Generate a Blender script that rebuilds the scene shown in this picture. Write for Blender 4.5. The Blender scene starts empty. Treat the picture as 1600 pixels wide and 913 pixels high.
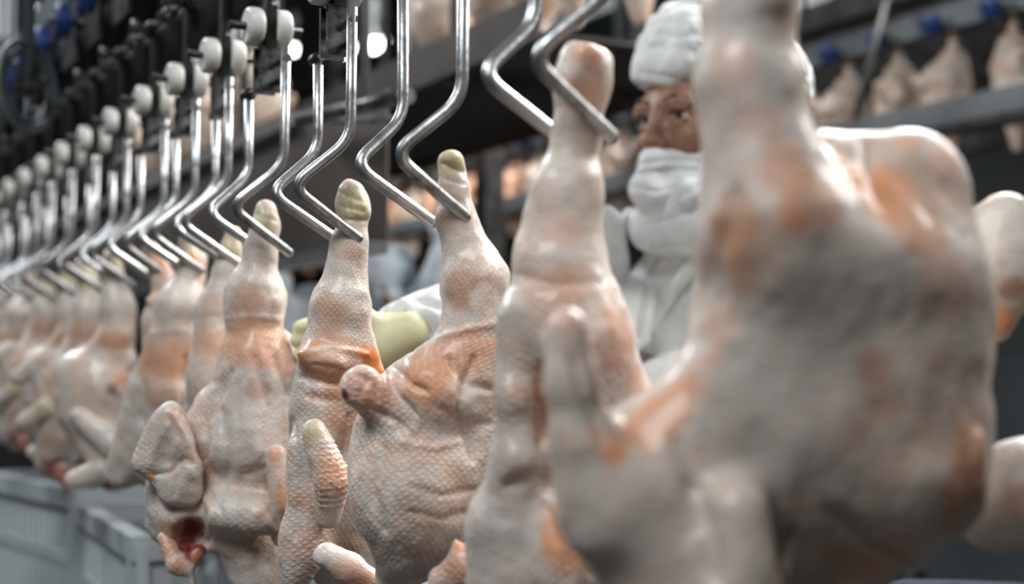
import bpy, bmesh, math, random
import numpy as np
from mathutils import Vector, Matrix

random.seed(7)
SC = bpy.context.scene
COL = SC.collection
PI = math.pi

# ------------------------------------------------------------------ camera
FPX = 2222.0                       # focal length in pixels of the 1600x913 frame (50 mm lens)
CAM = np.array([0.0, 0.0, 1.25])
PITCH = math.atan(114.0 / FPX)
cd = bpy.data.cameras.new('camera'); cam = bpy.data.objects.new('camera', cd); COL.objects.link(cam)
cam.location = CAM; cam.rotation_euler = (PI / 2 + PITCH, 0, 0)
cd.sensor_width = 36.0; cd.lens = FPX * 36.0 / 1600.0
cd.clip_start = 0.05; cd.clip_end = 60
cd.dof.use_dof = True; cd.dof.focus_distance = 1.36; cd.dof.aperture_fstop = 2.7
cd.dof.aperture_blades = 9
SC.camera = cam

# ------------------------------------------------------------------ world, light, exposure
w = bpy.data.worlds.new('world'); SC.world = w; w.use_nodes = True
w.node_tree.nodes['Background'].inputs[0].default_value = (0.55, 0.62, 0.7, 1)
w.node_tree.nodes['Background'].inputs[1].default_value = 0.25
SC.view_settings.view_transform = 'Standard'; SC.view_settings.look = 'None'
SC.view_settings.gamma = 1.0; SC.view_settings.use_curve_mapping = False
SC.view_settings.exposure = 0.15

def area(name, loc, aim, sx, sy, power, col):
    ld = bpy.data.lights.new(name, 'AREA'); ld.shape = 'RECTANGLE'; ld.size = sx; ld.size_y = sy
    ld.energy = power; ld.color = col
    o = bpy.data.objects.new(name, ld); COL.objects.link(o); o.location = loc
    o.rotation_euler = (Vector(aim) - Vector(loc)).to_track_quat('-Z', 'Y').to_euler()
    return o
area('added_side_light', (2.1, 1.75, 3.0), (-0.1, 1.4, 1.35), 1.3, 1.0, 60, (1.0, 0.98, 0.95))  # added side light, kept weak to bring out the shapes
area('daylight_behind', (1.45, 3.3, 3.6), (-0.05, 1.3, 1.35), 1.5, 1.1, 190, (1.0, 0.985, 0.96))
area('lamp_light_far_left', (-2.6, 3.6, 3.6), (-0.8, 2.2, 1.3), 1.5, 0.7, 75, (0.95, 0.98, 1.0))
area('front_fill_light', (-1.1, -0.6, 3.6), (-0.1, 1.3, 1.2), 1.6, 1.0, 76, (0.92, 0.97, 1.0))  # added fill from the camera side
area('lamp_light_back', (1.6, 6.0, 3.9), (1.4, 4.2, 1.6), 1.6, 0.6, 34, (0.9, 0.96, 1.0))
area('back_far_fill_light', (-0.25, 5.3, 3.3), (-0.3, 6.3, 1.7), 1.6, 0.6, 130, (1.0, 0.97, 0.92))  # added to brighten the far part of the back row

# ------------------------------------------------------------------ coordinates
SP, CP = math.sin(PITCH), math.cos(PITCH)
RV = np.array([1.0, 0, 0]); UV = np.array([0, -SP, CP]); FV = np.array([0, CP, SP])
def at(x, y, z):                   # point that the lens sees at pixel (x, y), z metres in front of it
    return CAM + z * (FV + RV * (x - 800.0) / FPX + UV * (456.5 - y) / FPX)
DL = np.array([-0.475, 0.880, 0.0])   # along the conveyor line, away from the camera
BL = np.array([0.880, 0.475, 0.0])    # across the line, away from the camera
P0 = np.array([0.597, 0.0, 0.0])
PITCH_M = 0.199
def wp(s, lat, h):                 # metres along the line, metres behind it, height above the floor
    return P0 + DL * s + BL * lat + np.array([0, 0, h])
def zn(n): return 0.175 * n
ANG = math.atan2(DL[1], DL[0])

# ------------------------------------------------------------------ object helpers
def tag(o, label=None, cat=None, group=None, kind=None):
    if label: o['label'] = label
    if cat: o['category'] = cat
    if group: o['group'] = group
    if kind: o['kind'] = kind
    return o
def empty(name, loc, label=None, cat=None, group=None):
    o = bpy.data.objects.new(name, None); COL.objects.link(o); o.location = loc
    o.empty_display_size = 0.05
    return tag(o, label, cat, group)
def link(name, me, mat, parent=None, loc=None):
    if mat is not None and len(me.materials) == 0: me.materials.append(mat)
    o = bpy.data.objects.new(name, me); COL.objects.link(o)
    if parent: o.parent = parent
    if loc is not None: o.location = loc
    return o
def copy_tree(o, parent=None):
    c = o.copy(); COL.objects.link(c)
    if parent: c.parent = parent
    for ch in list(KIDS(o)): copy_tree(ch, c)
    return c
def KIDS(o): return [k for k in COL.objects if k.parent == o]
def smooth(me):
    me.polygons.foreach_set('use_smooth', np.ones(len(me.polygons), dtype=bool)); return me

class MB:                          # collects simple solids into one mesh; points in world or local metres
    def __init__(s): s.v = []; s.f = []; s.sm = []
    def add(s, v, f, sm=False):
        n = len(s.v); s.v += [tuple(p) for p in v]; s.f += [tuple(i + n for i in q) for q in f]; s.sm += [sm] * len(f); return s
    def box(s, c, size, ax=None):
        c = np.array(c, float); A = np.eye(3) if ax is None else np.array(ax, float)
        h = np.array(size) / 2
        v = [c + A[0] * h[0] * a + A[1] * h[1] * b + A[2] * h[2] * d for a in (-1, 1) for b in (-1, 1) for d in (-1, 1)]
        return s.add(v, [(0, 1, 3, 2), (4, 6, 7, 5), (0, 4, 5, 1), (2, 3, 7, 6), (0, 2, 6, 4), (1, 5, 7, 3)])
    def tube(s, pts, r, seg=10, cap=True, closed=False):
        P = [np.array(p, float) for p in pts]; n = len(P)
        R = r if hasattr(r, '__len__') else [r] * n
        T = []
        for i in range(n):
            a = P[(i - 1) % n] if (closed or i > 0) else P[i]; b = P[(i + 1) % n] if (closed or i < n - 1) else P[i]
            t = b - a; T.append(t / (np.linalg.norm(t) + 1e-12))
        u = np.cross(T[0], [0, 0, 1.0])
        if np.linalg.norm(u) < 0.1: u = np.cross(T[0], [0, 1.0, 0])
        v = []
        for i in range(n):
            u = u - T[i] * np.dot(u, T[i]); u /= np.linalg.norm(u); q = np.cross(T[i], u)
            v += [P[i] + R[i] * (u * math.cos(2 * PI * k / seg) + q * math.sin(2 * PI * k / seg)) for k in range(seg)]
        f = []
        for i in range(n if closed else n - 1):
            a = i * seg; b = ((i + 1) % n) * seg
            f += [(a + k, a + (k + 1) % seg, b + (k + 1) % seg, b + k) for k in range(seg)]
        s.add(v, f, True)
        if cap and not closed:
            m = len(s.v) - n * seg
            s.f += [tuple(m + k for k in range(seg))[::-1], tuple(m + (n - 1) * seg + k for k in range(seg))]; s.sm += [False, False]
        return s
    def lathe(s, c, axis, prof, seg=20):          # prof: (distance along axis, radius)
        c = np.array(c, float); a = np.array(axis, float); a /= np.linalg.norm(a)
        return s.tube([c + a * p[0] for p in prof], [max(p[1], 1e-5) for p in prof], seg) if False else s._lathe(c, a, prof, seg)
    def _lathe(s, c, a, prof, seg):
        u = np.cross(a, [0, 0, 1.0])
        if np.linalg.norm(u) < 0.1: u = np.cross(a, [0, 1.0, 0])
        u /= np.linalg.norm(u); q = np.cross(a, u); v = []
        for d, r in prof: v += [c + a * d + r * (u * math.cos(2 * PI * k / seg) + q * math.sin(2 * PI * k / seg)) for k in range(seg)]
        f = []
        for i in range(len(prof) - 1):
            f += [(i * seg + k, i * seg + (k + 1) % seg, (i + 1) * seg + (k + 1) % seg, (i + 1) * seg + k) for k in range(seg)]
        s.add(v, f, True); n = len(s.v)
        s.add(v[:seg], [tuple(range(seg))[::-1]]); s.add(v[-seg:], [tuple(range(seg))]); return s
    def mesh(s, name):
        me = bpy.data.meshes.new(name); me.from_pydata([tuple(map(float, p)) for p in s.v], [], s.f)
        me.polygons.foreach_set('use_smooth', np.array(s.sm, dtype=bool)); me.update(); return me
    def build(s, name, mat, parent=None, loc=None):
        if loc is not None and parent is None:
            L = np.array(loc, float); s.v = [np.array(p) - L for p in s.v]
        return link(name, s.mesh(name), mat, parent, loc)
LAX = [DL, BL, np.array([0, 0, 1.0])]   # axes of the line, for boxes that run along it

def fillet(pts, rad, n=6):
    P = [np.array(p, float) for p in pts]; out = [P[0]]
    for i in range(1, len(P) - 1):
        a = P[i - 1] - P[i]; b = P[i + 1] - P[i]; la, lb = np.linalg.norm(a), np.linalg.norm(b)
        r = min(rad, la * .45, lb * .45); p0 = P[i] + a / la * r; p1 = P[i] + b / lb * r
        for k in range(n + 1):
            t = k / n; out.append((1 - t) ** 2 * p0 + 2 * t * (1 - t) * P[i] + t * t * p1)
    out.append(P[-1]); return out

# ------------------------------------------------------------------ materials
def new_mat(name):
    m = bpy.data.materials.new(name); m.use_nodes = True
    return m, m.node_tree.nodes, m.node_tree.links, m.node_tree.nodes['Principled BSDF']
def rgba(c): return (c[0], c[1], c[2], 1.0)
def mat_noise(name, c1, c2, scale=8, rough=0.5, metal=0.0, bump=0.0, detail=4, lo=.35, hi=.65, sheen=0.0, rough2=None, bscale=None):
    m, N, L, B = new_mat(name)
    tc = N.new('ShaderNodeTexCoord'); nz = N.new('ShaderNodeTexNoise'); nz.inputs['Scale'].default_value = scale; nz.inputs['Detail'].default_value = detail
    L.new(tc.outputs['Object'], nz.inputs['Vector'])
    cr = N.new('ShaderNodeValToRGB'); cr.color_ramp.elements[0].position = lo; cr.color_ramp.elements[1].position = hi
    cr.color_ramp.elements[0].color = rgba(c1); cr.color_ramp.elements[1].color = rgba(c2)
    L.new(nz.outputs['Fac'], cr.inputs['Fac']); L.new(cr.outputs['Color'], B.inputs['Base Color'])
    B.inputs['Roughness'].default_value = rough; B.inputs['Metallic'].default_value = metal
    if rough2 is not None:
        mr = N.new('ShaderNodeMapRange'); mr.inputs['To Min'].default_value = rough2; mr.inputs['To Max'].default_value = rough
        mr.inputs['From Min'].default_value = lo; mr.inputs['From Max'].default_value = hi
        L.new(nz.outputs['Fac'], mr.inputs['Value']); L.new(mr.outputs['Result'], B.inputs['Roughness'])
    if bump:
        n2 = N.new('ShaderNodeTexNoise'); n2.inputs['Scale'].default_value = bscale or scale * 4; L.new(tc.outputs['Object'], n2.inputs['Vector'])
        bp = N.new('ShaderNodeBump'); bp.inputs['Strength'].default_value = bump; bp.inputs['Distance'].default_value = .003
        L.new(n2.outputs['Fac'], bp.inputs['Height']); L.new(bp.outputs['Normal'], B.inputs['Normal'])
    return m
def mat_emit(name, c, s):
    m, N, L, B = new_mat(name)
    B.inputs['Base Color'].default_value = rgba(c); B.inputs['Emission Color'].default_value = rgba(c); B.inputs['Emission Strength'].default_value = s
    return m

def mat_skin():
    m, N, L, B = new_mat('chicken_skin')
    at_ = N.new('ShaderNodeAttribute'); at_.attribute_name = 'tint'
    fo = N.new('ShaderNodeAttribute'); fo.attribute_name = 'follicle'
    tc = N.new('ShaderNodeTexCoord')
    dn = N.new('ShaderNodeTexNoise'); dn.inputs['Scale'].default_value = 45; dn.inputs['Detail'].default_value = 2
    L.new(tc.outputs['Object'], dn.inputs['Vector'])
    ga = N.new('ShaderNodeAttribute'); ga.attribute_name = 'rows'
    wv = N.new('ShaderNodeVectorMath'); wv.operation = 'MULTIPLY_ADD'; wv.inputs[1].default_value = (.005, .005, 0)
    L.new(dn.outputs['Color'], wv.inputs[0]); L.new(ga.outputs['Vector'], wv.inputs[2])
    vo = N.new('ShaderNodeTexVoronoi'); vo.voronoi_dimensions = '2D'; vo.inputs['Scale'].default_value = 185; vo.inputs['Randomness'].default_value = .32
    L.new(wv.outputs[0], vo.inputs['Vector'])
    dot = N.new('ShaderNodeMapRange'); dot.interpolation_type = 'SMOOTHSTEP'
    dot.inputs['From Min'].default_value = .44; dot.inputs['From Max'].default_value = .06
    L.new(vo.outputs['Distance'], dot.inputs['Value'])
    n1 = N.new('ShaderNodeTexNoise'); n1.inputs['Scale'].default_value = 62; n1.inputs['Detail'].default_value = 5; n1.inputs['Roughness'].default_value = .65
    L.new(tc.outputs['Object'], n1.inputs['Vector'])
    # orange between the follicles
    gap = N.new('ShaderNodeMath'); gap.operation = 'SUBTRACT'; gap.inputs[0].default_value = 1; L.new(dot.outputs['Result'], gap.inputs[1])
    r1 = N.new('ShaderNodeMapRange'); r1.inputs['From Min'].default_value = .44; r1.inputs['From Max'].default_value = .62
    L.new(n1.outputs['Fac'], r1.inputs['Value'])
    g2 = N.new('ShaderNodeMath'); g2.operation = 'MULTIPLY'; L.new(gap.outputs[0], g2.inputs[0]); L.new(r1.outputs['Result'], g2.inputs[1])
    g3 = N.new('ShaderNodeMath'); g3.operation = 'MULTIPLY'; L.new(g2.outputs[0], g3.inputs[0]); L.new(fo.outputs['Fac'], g3.inputs[1])
    mx = N.new('ShaderNodeMix'); mx.data_type = 'RGBA'; mx.inputs['B'].default_value = rgba((.60, .31, .185))
    g4 = N.new('ShaderNodeMath'); g4.operation = 'MULTIPLY'; g4.inputs[1].default_value = .72; L.new(g3.outputs[0], g4.inputs[0])
    L.new(at_.outputs['Color'], mx.inputs['A']); L.new(g4.outputs[0], mx.inputs['Factor'])
    d2 = N.new('ShaderNodeMath'); d2.operation = 'MULTIPLY'; L.new(dot.outputs['Result'], d2.inputs[0]); L.new(fo.outputs['Fac'], d2.inputs[1])
    d3 = N.new('ShaderNodeMath'); d3.operation = 'MULTIPLY'; d3.inputs[1].default_value = .45; L.new(d2.outputs[0], d3.inputs[0])
    m2 = N.new('ShaderNodeMix'); m2.data_type = 'RGBA'; m2.inputs['B'].default_value = rgba((.82, .74, .67))
    L.new(mx.outputs['Result'], m2.inputs['A']); L.new(d3.outputs[0], m2.inputs['Factor'])
    # relief
    n2 = N.new('ShaderNodeTexNoise'); n2.inputs['Scale'].default_value = 150; n2.inputs['Detail'].default_value = 3
    mp = N.new('ShaderNodeMapping'); mp.inputs['Scale'].default_value = (.8, .8, 1.7)
    L.new(tc.outputs['Object'], mp.inputs['Vector']); L.new(mp.outputs['Vector'], n2.inputs['Vector'])
    w1 = N.new('ShaderNodeMapRange'); w1.inputs['From Min'].default_value = .48; w1.inputs['From Max'].default_value = .66; w1.inputs['To Max'].default_value = .24
    L.new(n2.outputs['Fac'], w1.inputs['Value'])
    m3 = N.new('ShaderNodeMix'); m3.data_type = 'RGBA'; m3.inputs['B'].default_value = rgba((.44, .30, .225))
    L.new(m2.outputs['Result'], m3.inputs['A']); L.new(w1.outputs['Result'], m3.inputs['Factor']); L.new(m3.outputs['Result'], B.inputs['Base Color'])
    h = N.new('ShaderNodeMath'); h.operation = 'MULTIPLY_ADD'; h.inputs[1].default_value = .9
    L.new(n2.outputs['Fac'], h.inputs[0]); L.new(d2.outputs[0], h.inputs[2])
    bp = N.new('ShaderNodeBump'); bp.inputs['Strength'].default_value = .42; bp.inputs['Distance'].default_value = .0016
    L.new(h.outputs[0], bp.inputs['Height']); L.new(bp.outputs['Normal'], B.inputs['Normal'])
    rr = N.new('ShaderNodeMapRange'); rr.inputs['To Min'].default_value = .36; rr.inputs['To Max'].default_value = .68
    L.new(n1.outputs['Fac'], rr.inputs['Value']); L.new(rr.outputs['Result'], B.inputs['Roughness'])
    B.inputs['Specular IOR Level'].default_value = .5
    B.inputs['Coat Weight'].default_value = .25; B.inputs['Coat Roughness'].default_value = .12
    B.inputs['Subsurface Weight'].default_value = .35; B.inputs['Subsurface Radius'].default_value = (.9, .45, .25); B.inputs['Subsurface Scale'].default_value = .012
    return m
SKIN = mat_skin()
STEEL = mat_noise('stainless_steel', (.12, .118, .115), (.46, .465, .47), 34, .36, .95, .15, 6, .30, .5, rough2=.5)
WORN = mat_noise('worn_steel', (.03, .028, .026), (.20, .20, .20), 40, .45, .85, .2)
DARK = mat_noise('greasy_steel', (.012, .012, .013), (.05, .048, .047), 25, .45, .6, .2)
GREY = mat_noise('grey_painted_steel', (.10, .115, .125), (.16, .18, .19), 6, .5, .3)
NYLON = mat_noise('white_nylon', (.52, .50, .46), (.74, .72, .68), 30, .45, 0, .05)
BLUE = mat_noise('blue_plastic', (.004, .022, .13), (.006, .03, .17), 12, .5)
GALV = mat_noise('galvanised_steel', (.22, .225, .23), (.32, .325, .33), 25, .4, .35, .05)
CLOTH = mat_noise('white_cotton', (.70, .70, .69), (.78, .78, .77), 40, .85, 0, .25, bscale=500)
CLOTHB = mat_noise('pale_blue_cotton', (.46, .52, .58), (.54, .60, .66), 20, .85, 0, .2, bscale=400)
MASK = mat_noise('mask_cloth', (.72, .73, .73), (.80, .81, .81), 40, .8, 0, .2, bscale=700)
GLOVE = mat_noise('yellow_rubber', (.62, .60, .36), (.70, .68, .44), 25, .5, 0, .1)
OLIVE = mat_noise('olive_rubber', (.30, .28, .12), (.38, .35, .16), 25, .5)
CRATE = mat_noise('white_crate_plastic', (.36, .40, .42), (.46, .50, .52), 5, .5)
TRAY = mat_noise('stained_tray_steel', (.03, .025, .022), (.07, .06, .053), 5, .6, .2, .15)
PANEL = mat_noise('brushed_panel', (.13, .115, .105), (.20, .18, .165), 3, .45, .4, .1)
WALLM = mat_noise('wet_wall_tiles', (.035, .04, .045), (.07, .08, .088), 1.5, .5)
FLOORM = mat_noise('wet_concrete', (.03, .032, .034), (.07, .072, .074), 2, .3, 0, .2)
CEILM = mat_noise('ceiling_sheet', (.03, .035, .04), (.06, .066, .072), 1.2, .6)
NAVY = mat_noise('navy_plastic', (.004, .010, .035), (.007, .016, .05), 6, .8)
LAMPM = mat_emit('lamp_diffuser', (1, .98, .95), 14)
WINM = mat_emit('daylit_pane', (1, .97, .93), 1.6)
RUST = mat_noise('rusty_edge', (.06, .045, .038), (.20, .10, .06), 9, .7, .2)

# ------------------------------------------------------------------ implicit surfaces
def surface_nets(F, org, h):
    S = F < 0
    nx, ny, nz = F.shape
    off = [(a, b, c) for a in (0, 1) for b in (0, 1) for c in (0, 1)]
    cnt = np.zeros((nx - 1, ny - 1, nz - 1), np.int8)
    for a, b, c in off: cnt += S[a:nx - 1 + a, b:ny - 1 + b, c:nz - 1 + c]
    mixed = (cnt > 0) & (cnt < 8)
    I = np.argwhere(mixed)
    idx = -np.ones(mixed.shape, np.int64); idx[mixed] = np.arange(len(I))
    V = np.stack([F[I[:, 0] + a, I[:, 1] + b, I[:, 2] + c] for a, b, c in off], 1)
    acc = np.zeros((len(I), 3)); num = np.zeros(len(I))
    O = np.array(off, float)
    for i in range(8):
        for j in range(i + 1, 8):
            if np.abs(O[i] - O[j]).sum() != 1: continue
            c = (V[:, i] < 0) != (V[:, j] < 0)
            t = V[c, i] / (V[c, i] - V[c, j])
            acc[c] += O[i] + (O[j] - O[i]) * t[:, None]; num[c] += 1
    P = (I + acc / num[:, None]) * h + org
    Q = []
    for ax in range(3):
        lo = [slice(None)] * 3; hi = [slice(None)] * 3; lo[ax] = slice(0, -1); hi[ax] = slice(1, None)
        e = np.argwhere(S[tuple(lo)] != S[tuple(hi)])
        o1, o2 = (ax + 1) % 3, (ax + 2) % 3
        ok = (e[:, o1] > 0) & (e[:, o2] > 0) & (e[:, o1] < F.shape[o1] - 1) & (e[:, o2] < F.shape[o2] - 1); e = e[ok]
        def cell(d1, d2):
            k = e.copy(); k[:, o1] -= d1; k[:, o2] -= d2; return idx[k[:, 0], k[:, 1], k[:, 2]]
        q = np.stack([cell(1, 1), cell(0, 1), cell(0, 0), cell(1, 0)], 1)
        ins = S[e[:, 0], e[:, 1], e[:, 2]]
        q[~ins] = q[~ins][:, ::-1]
        Q.append(q)
    return P, np.concatenate(Q)

def vnoise(P, scale, seed=0):      # value noise 0..1
    X = P * scale + 100.0 + seed * 17.3; i = np.floor(X).astype(np.int64); f = X - i; f = f * f * (3 - 2 * f)
    def hsh(a, b, c):
        n = (a * 374761393 + b * 668265263 + c * 2147483647 + seed * 974711) & 0xffffffff
        n = ((n ^ (n >> 13)) * 1274126177) & 0xffffffff
        return ((n ^ (n >> 16)) & 0xffff) / 65535.0
    r = 0
    for a in (0, 1):
        for b in (0, 1):
            for c in (0, 1):
                wgt = (f[..., 0] if a else 1 - f[..., 0]) * (f[..., 1] if b else 1 - f[..., 1]) * (f[..., 2] if c else 1 - f[..., 2])
                r = r + wgt * hsh(i[..., 0] + a, i[..., 1] + b, i[..., 2] + c)
    return r

def field(prims, h, rough=0.0, rscale=30, seed=0, margin=.012):
    """prims in metres, any frame: ('c', a, b, r1, r2, k) ('e', c, radii, axes, k); an upper-case letter subtracts."""
    lo = np.full(3, 1e9); hi = -lo
    B = []
    for p in prims:
        if p[0] in 'cC': a = np.minimum(p[1] - p[3], p[2] - p[4]); b = np.maximum(p[1] + p[3], p[2] + p[4])
        else:
            e = np.sqrt(((p[3] * np.array(p[2])[:, None]) ** 2).sum(0)); a = p[1] - e; b = p[1] + e
        B.append((a, b))
        if p[0] in 'ce': lo = np.minimum(lo, a); hi = np.maximum(hi, b)
    lo -= margin; hi += margin
    n = np.ceil((hi - lo) / h).astype(int) + 1
    F = np.full(n, 1.0, np.float32)
    G = [lo[i] + np.arange(n[i]) * h for i in range(3)]
    for p, (a, b) in zip(prims, B):
        k = p[-1]; m = 2.2 * k + .01
        i0 = np.clip(((a - m - lo) / h).astype(int), 0, n - 1); i1 = np.clip(np.ceil((b + m - lo) / h).astype(int) + 1, 1, n)
        if (i1 <= i0).any(): continue
        sl = tuple(slice(i0[i], i1[i]) for i in range(3))
        X = np.stack(np.meshgrid(*[G[i][i0[i]:i1[i]] for i in range(3)], indexing='ij'), -1).astype(np.float32)
        if p[0] in 'cC':
            ba = (p[2] - p[1]).astype(np.float32); pa = X - p[1].astype(np.float32)
            t = np.clip((pa @ ba) / (float(ba @ ba) + 1e-9), 0, 1)
            d = np.sqrt(((pa - t[..., None] * ba) ** 2).sum(-1)) - (p[3] + (p[4] - p[3]) * t)
        else:
            q = (X - p[1].astype(np.float32)) @ p[3].T.astype(np.float32); r = np.array(p[2], np.float32)
            k0 = np.sqrt(((q / r) ** 2).sum(-1)); k1 = np.sqrt(((q / (r * r)) ** 2).sum(-1)) + 1e-6
            d = k0 * (k0 - 1) / k1
        f = F[sl]
        if p[0] in 'ce':
            hh = np.maximum(k - np.abs(f - d), 0) / k; F[sl] = np.minimum(f, d) - hh * hh * k * .25
        else:
            d = -d; hh = np.maximum(k - np.abs(f - d), 0) / k; F[sl] = np.maximum(f, d) + hh * hh * k * .25
    if rough:
        X = np.stack(np.meshgrid(*G, indexing='ij'), -1).astype(np.float32)
        near = np.abs(F) < .03
        F[near] += (rough * (vnoise(X[near], rscale, seed) - .5) + rough * .5 * (vnoise(X[near], rscale * 2.3, seed + 3) - .5) + rough * .3 * (vnoise(X[near], rscale * 4.6, seed + 6) - .5)).astype(np.float32)
    return F, lo

def mesh_from(P, Q, name):
    me = bpy.data.meshes.new(name)
    me.vertices.add(len(P)); me.vertices.foreach_set('co', P.astype(np.float32).ravel())
    me.loops.add(Q.size); me.loops.foreach_set('vertex_index', Q.astype(np.int32).ravel())
    me.polygons.add(len(Q)); me.polygons.foreach_set('loop_start', np.arange(0, Q.size, 4, dtype=np.int32))
    me.update(calc_edges=True); me.validate(); smooth(me)
    return me
def relax(P, Q, it=1, f=.5):
    E = np.concatenate([Q[:, [0, 1]], Q[:, [1, 2]], Q[:, [2, 3]], Q[:, [3, 0]]])
    for _ in range(it):
        s = np.zeros_like(P); c = np.zeros(len(P))
        np.add.at(s, E[:, 0], P[E[:, 1]]); np.add.at(c, E[:, 0], 1); np.add.at(s, E[:, 1], P[E[:, 0]]); np.add.at(c, E[:, 1], 1)
        P = P + f * (s / np.maximum(c, 1)[:, None] - P)
    return P
def crease(P, Q, lines):
    """press a fold (negative depth) or raise a ridge along a line of the surface that faces the lens"""
    n = np.cross(P[Q[:, 1]] - P[Q[:, 0]], P[Q[:, 2]] - P[Q[:, 0]]); N = np.zeros_like(P)
    for i in range(4): np.add.at(N, Q[:, i], n)
    N /= np.linalg.norm(N, axis=1)[:, None] + 1e-12
    rel = P - CAM; dz = rel @ FV; px = np.stack([800 + FPX * (rel @ RV) / dz, 456.5 - FPX * (rel @ UV) / dz], 1)
    face = np.clip(-(N * rel).sum(1) / np.linalg.norm(rel, axis=1) * 2.5, 0, 1)
    out = P.copy()
    for pts, wd, dep in lines:
        d = np.full(len(P), 1e9)
        for a, b in zip(pts[:-1], pts[1:]):
            a = np.array(a, float); b = np.array(b, float); t = np.clip(((px - a) @ (b - a)) / ((b - a) @ (b - a)), 0, 1)
            d = np.minimum(d, np.linalg.norm(px - a - t[:, None] * (b - a), axis=1) / (.45 + .55 * np.sin(np.clip(t, .02, .98) * PI) ** .5))
        out += N * (dep * np.exp(-(d / wd) ** 2) * face)[:, None]
    return out
VIEW = np.stack([RV, UV, FV])       # rows: right, up, forward

def prims_px(spec, z):              # the spec counts in photograph pixels at a depth; the result is in world metres
    out = []
    for p in spec:
        if p[0] in 'cC':
            _, x1, y1, d1, r1, x2, y2, d2, r2 = p[:9]; k = p[9] if len(p) > 9 else .012
            out.append((p[0], at(x1, y1, z + d1), at(x2, y2, z + d2), r1 * (z + d1) / FPX, r2 * (z + d2) / FPX, k))
        else:
            _, x, y, d, rx, ry, rz, an = p[:8]; k = p[8] if len(p) > 8 else .02
            a = math.radians(an); ca, sa = math.cos(a), math.sin(a); s = (z + d) / FPX
            ax = np.stack([RV * ca + UV * sa, -RV * sa + UV * ca, FV])
            out.append((p[0], at(x, y, z + d), (rx * s, ry * s, rz * s), ax, k))
    return out

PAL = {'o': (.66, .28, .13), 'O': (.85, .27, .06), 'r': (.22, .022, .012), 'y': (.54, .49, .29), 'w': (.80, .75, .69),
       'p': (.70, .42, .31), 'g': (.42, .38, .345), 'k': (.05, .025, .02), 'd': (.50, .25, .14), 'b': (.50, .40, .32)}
BASE = np.array([.65, .585, .53])
def paint(P, spots, z, seed, fol=.75, blot=1.0, base=BASE):
    """skin colours: fat, bruises, scald marks, flesh"""
    rel = P - CAM; dz = rel @ FV; px = 800 + FPX * (rel @ RV) / dz; py = 456.5 - FPX * (rel @ UV) / dz
    nb = vnoise(P, 22, seed); nf = vnoise(P, 60, seed + 5); nn = .65 * nb + .35 * nf; nh = vnoise(P, 150, seed + 9)
    C = np.tile(base, (len(P), 1)) * (.9 + .2 * vnoise(P, 35, seed + 7))[:, None]
    t = np.clip((nn - .54) * 4, 0, 1)[:, None] * .5 * blot; C = C * (1 - t) + np.array([.66, .40, .27]) * t
    t = np.clip((.45 - nn) * 4, 0, 1)[:, None] * .45; C = C * (1 - t) + np.array([.47, .45, .44]) * t
    FO = np.full(len(P), fol) * np.clip(-.25 + 1.7 * (.6 * vnoise(P, 20, seed + 11) + .4 * vnoise(P, 48, seed + 13)), .05, 1)
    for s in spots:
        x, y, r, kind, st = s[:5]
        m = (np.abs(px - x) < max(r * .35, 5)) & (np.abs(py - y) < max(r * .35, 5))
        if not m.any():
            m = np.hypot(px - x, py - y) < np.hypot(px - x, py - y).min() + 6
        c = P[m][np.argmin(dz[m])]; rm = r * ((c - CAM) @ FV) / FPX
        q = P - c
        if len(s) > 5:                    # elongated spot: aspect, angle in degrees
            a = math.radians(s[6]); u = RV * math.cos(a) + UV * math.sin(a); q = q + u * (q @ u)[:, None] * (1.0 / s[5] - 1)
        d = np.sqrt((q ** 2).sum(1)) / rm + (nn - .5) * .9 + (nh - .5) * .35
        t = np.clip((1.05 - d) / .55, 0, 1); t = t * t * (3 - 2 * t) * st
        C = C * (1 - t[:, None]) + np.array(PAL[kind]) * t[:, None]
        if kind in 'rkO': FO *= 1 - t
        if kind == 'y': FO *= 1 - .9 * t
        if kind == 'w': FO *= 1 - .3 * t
    return np.clip(C, 0, 1), FO
def set_rows(me):
    """rows of feather follicles: distance round the trunk and down it, turned to a diamond grid"""
    P = np.zeros(len(me.vertices) * 3, np.float32); me.vertices.foreach_get('co', P); P = P.reshape(-1, 3).astype(float)
    x, y, z = P @ RV, P @ FV, P[:, 2]; zb = np.clip(((z - z.min()) / .03), 0, None); i = zb.astype(int); n = i.max() + 2
    cnt = np.bincount(i, minlength=n) + 1e-6; cx = np.bincount(i, x, n) / cnt; cy = np.bincount(i, y, n) / cnt
    cx[cnt < 1] = cx[cnt > 1][-1]; cy[cnt < 1] = cy[cnt > 1][-1]
    cx = np.interp(zb - .5, np.arange(n), cx); cy = np.interp(zb - .5, np.arange(n), cy)
    r = np.hypot(x - cx, y - cy); rb = np.bincount(i, r, n) / cnt; rb[cnt < 1] = rb[cnt > 1][-1]; rm = np.interp(zb - .5, np.arange(n), rb)
    u = np.arctan2(x - cx, -(y - cy)) * (.5 * rm + .5 * np.median(rm)); v = z * 1.1 + .3 * (y - cy)
    a = me.attributes.new('rows', 'FLOAT_VECTOR', 'POINT'); a.data.foreach_set('vector', np.stack([(u + v) * .707, (u - v) * .707, 0 * u], 1).astype(np.float32).ravel())
def set_attr(me, C, FO):
    a = me.attributes.new('tint', 'FLOAT_COLOR', 'POINT'); a.data.foreach_set('color', np.concatenate([C, np.ones((len(C), 1))], 1).astype(np.float32).ravel())
    set_rows(me); b = me.attributes.new('follicle', 'FLOAT', 'POINT'); b.data.foreach_set('value', FO.astype(np.float32))

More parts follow.
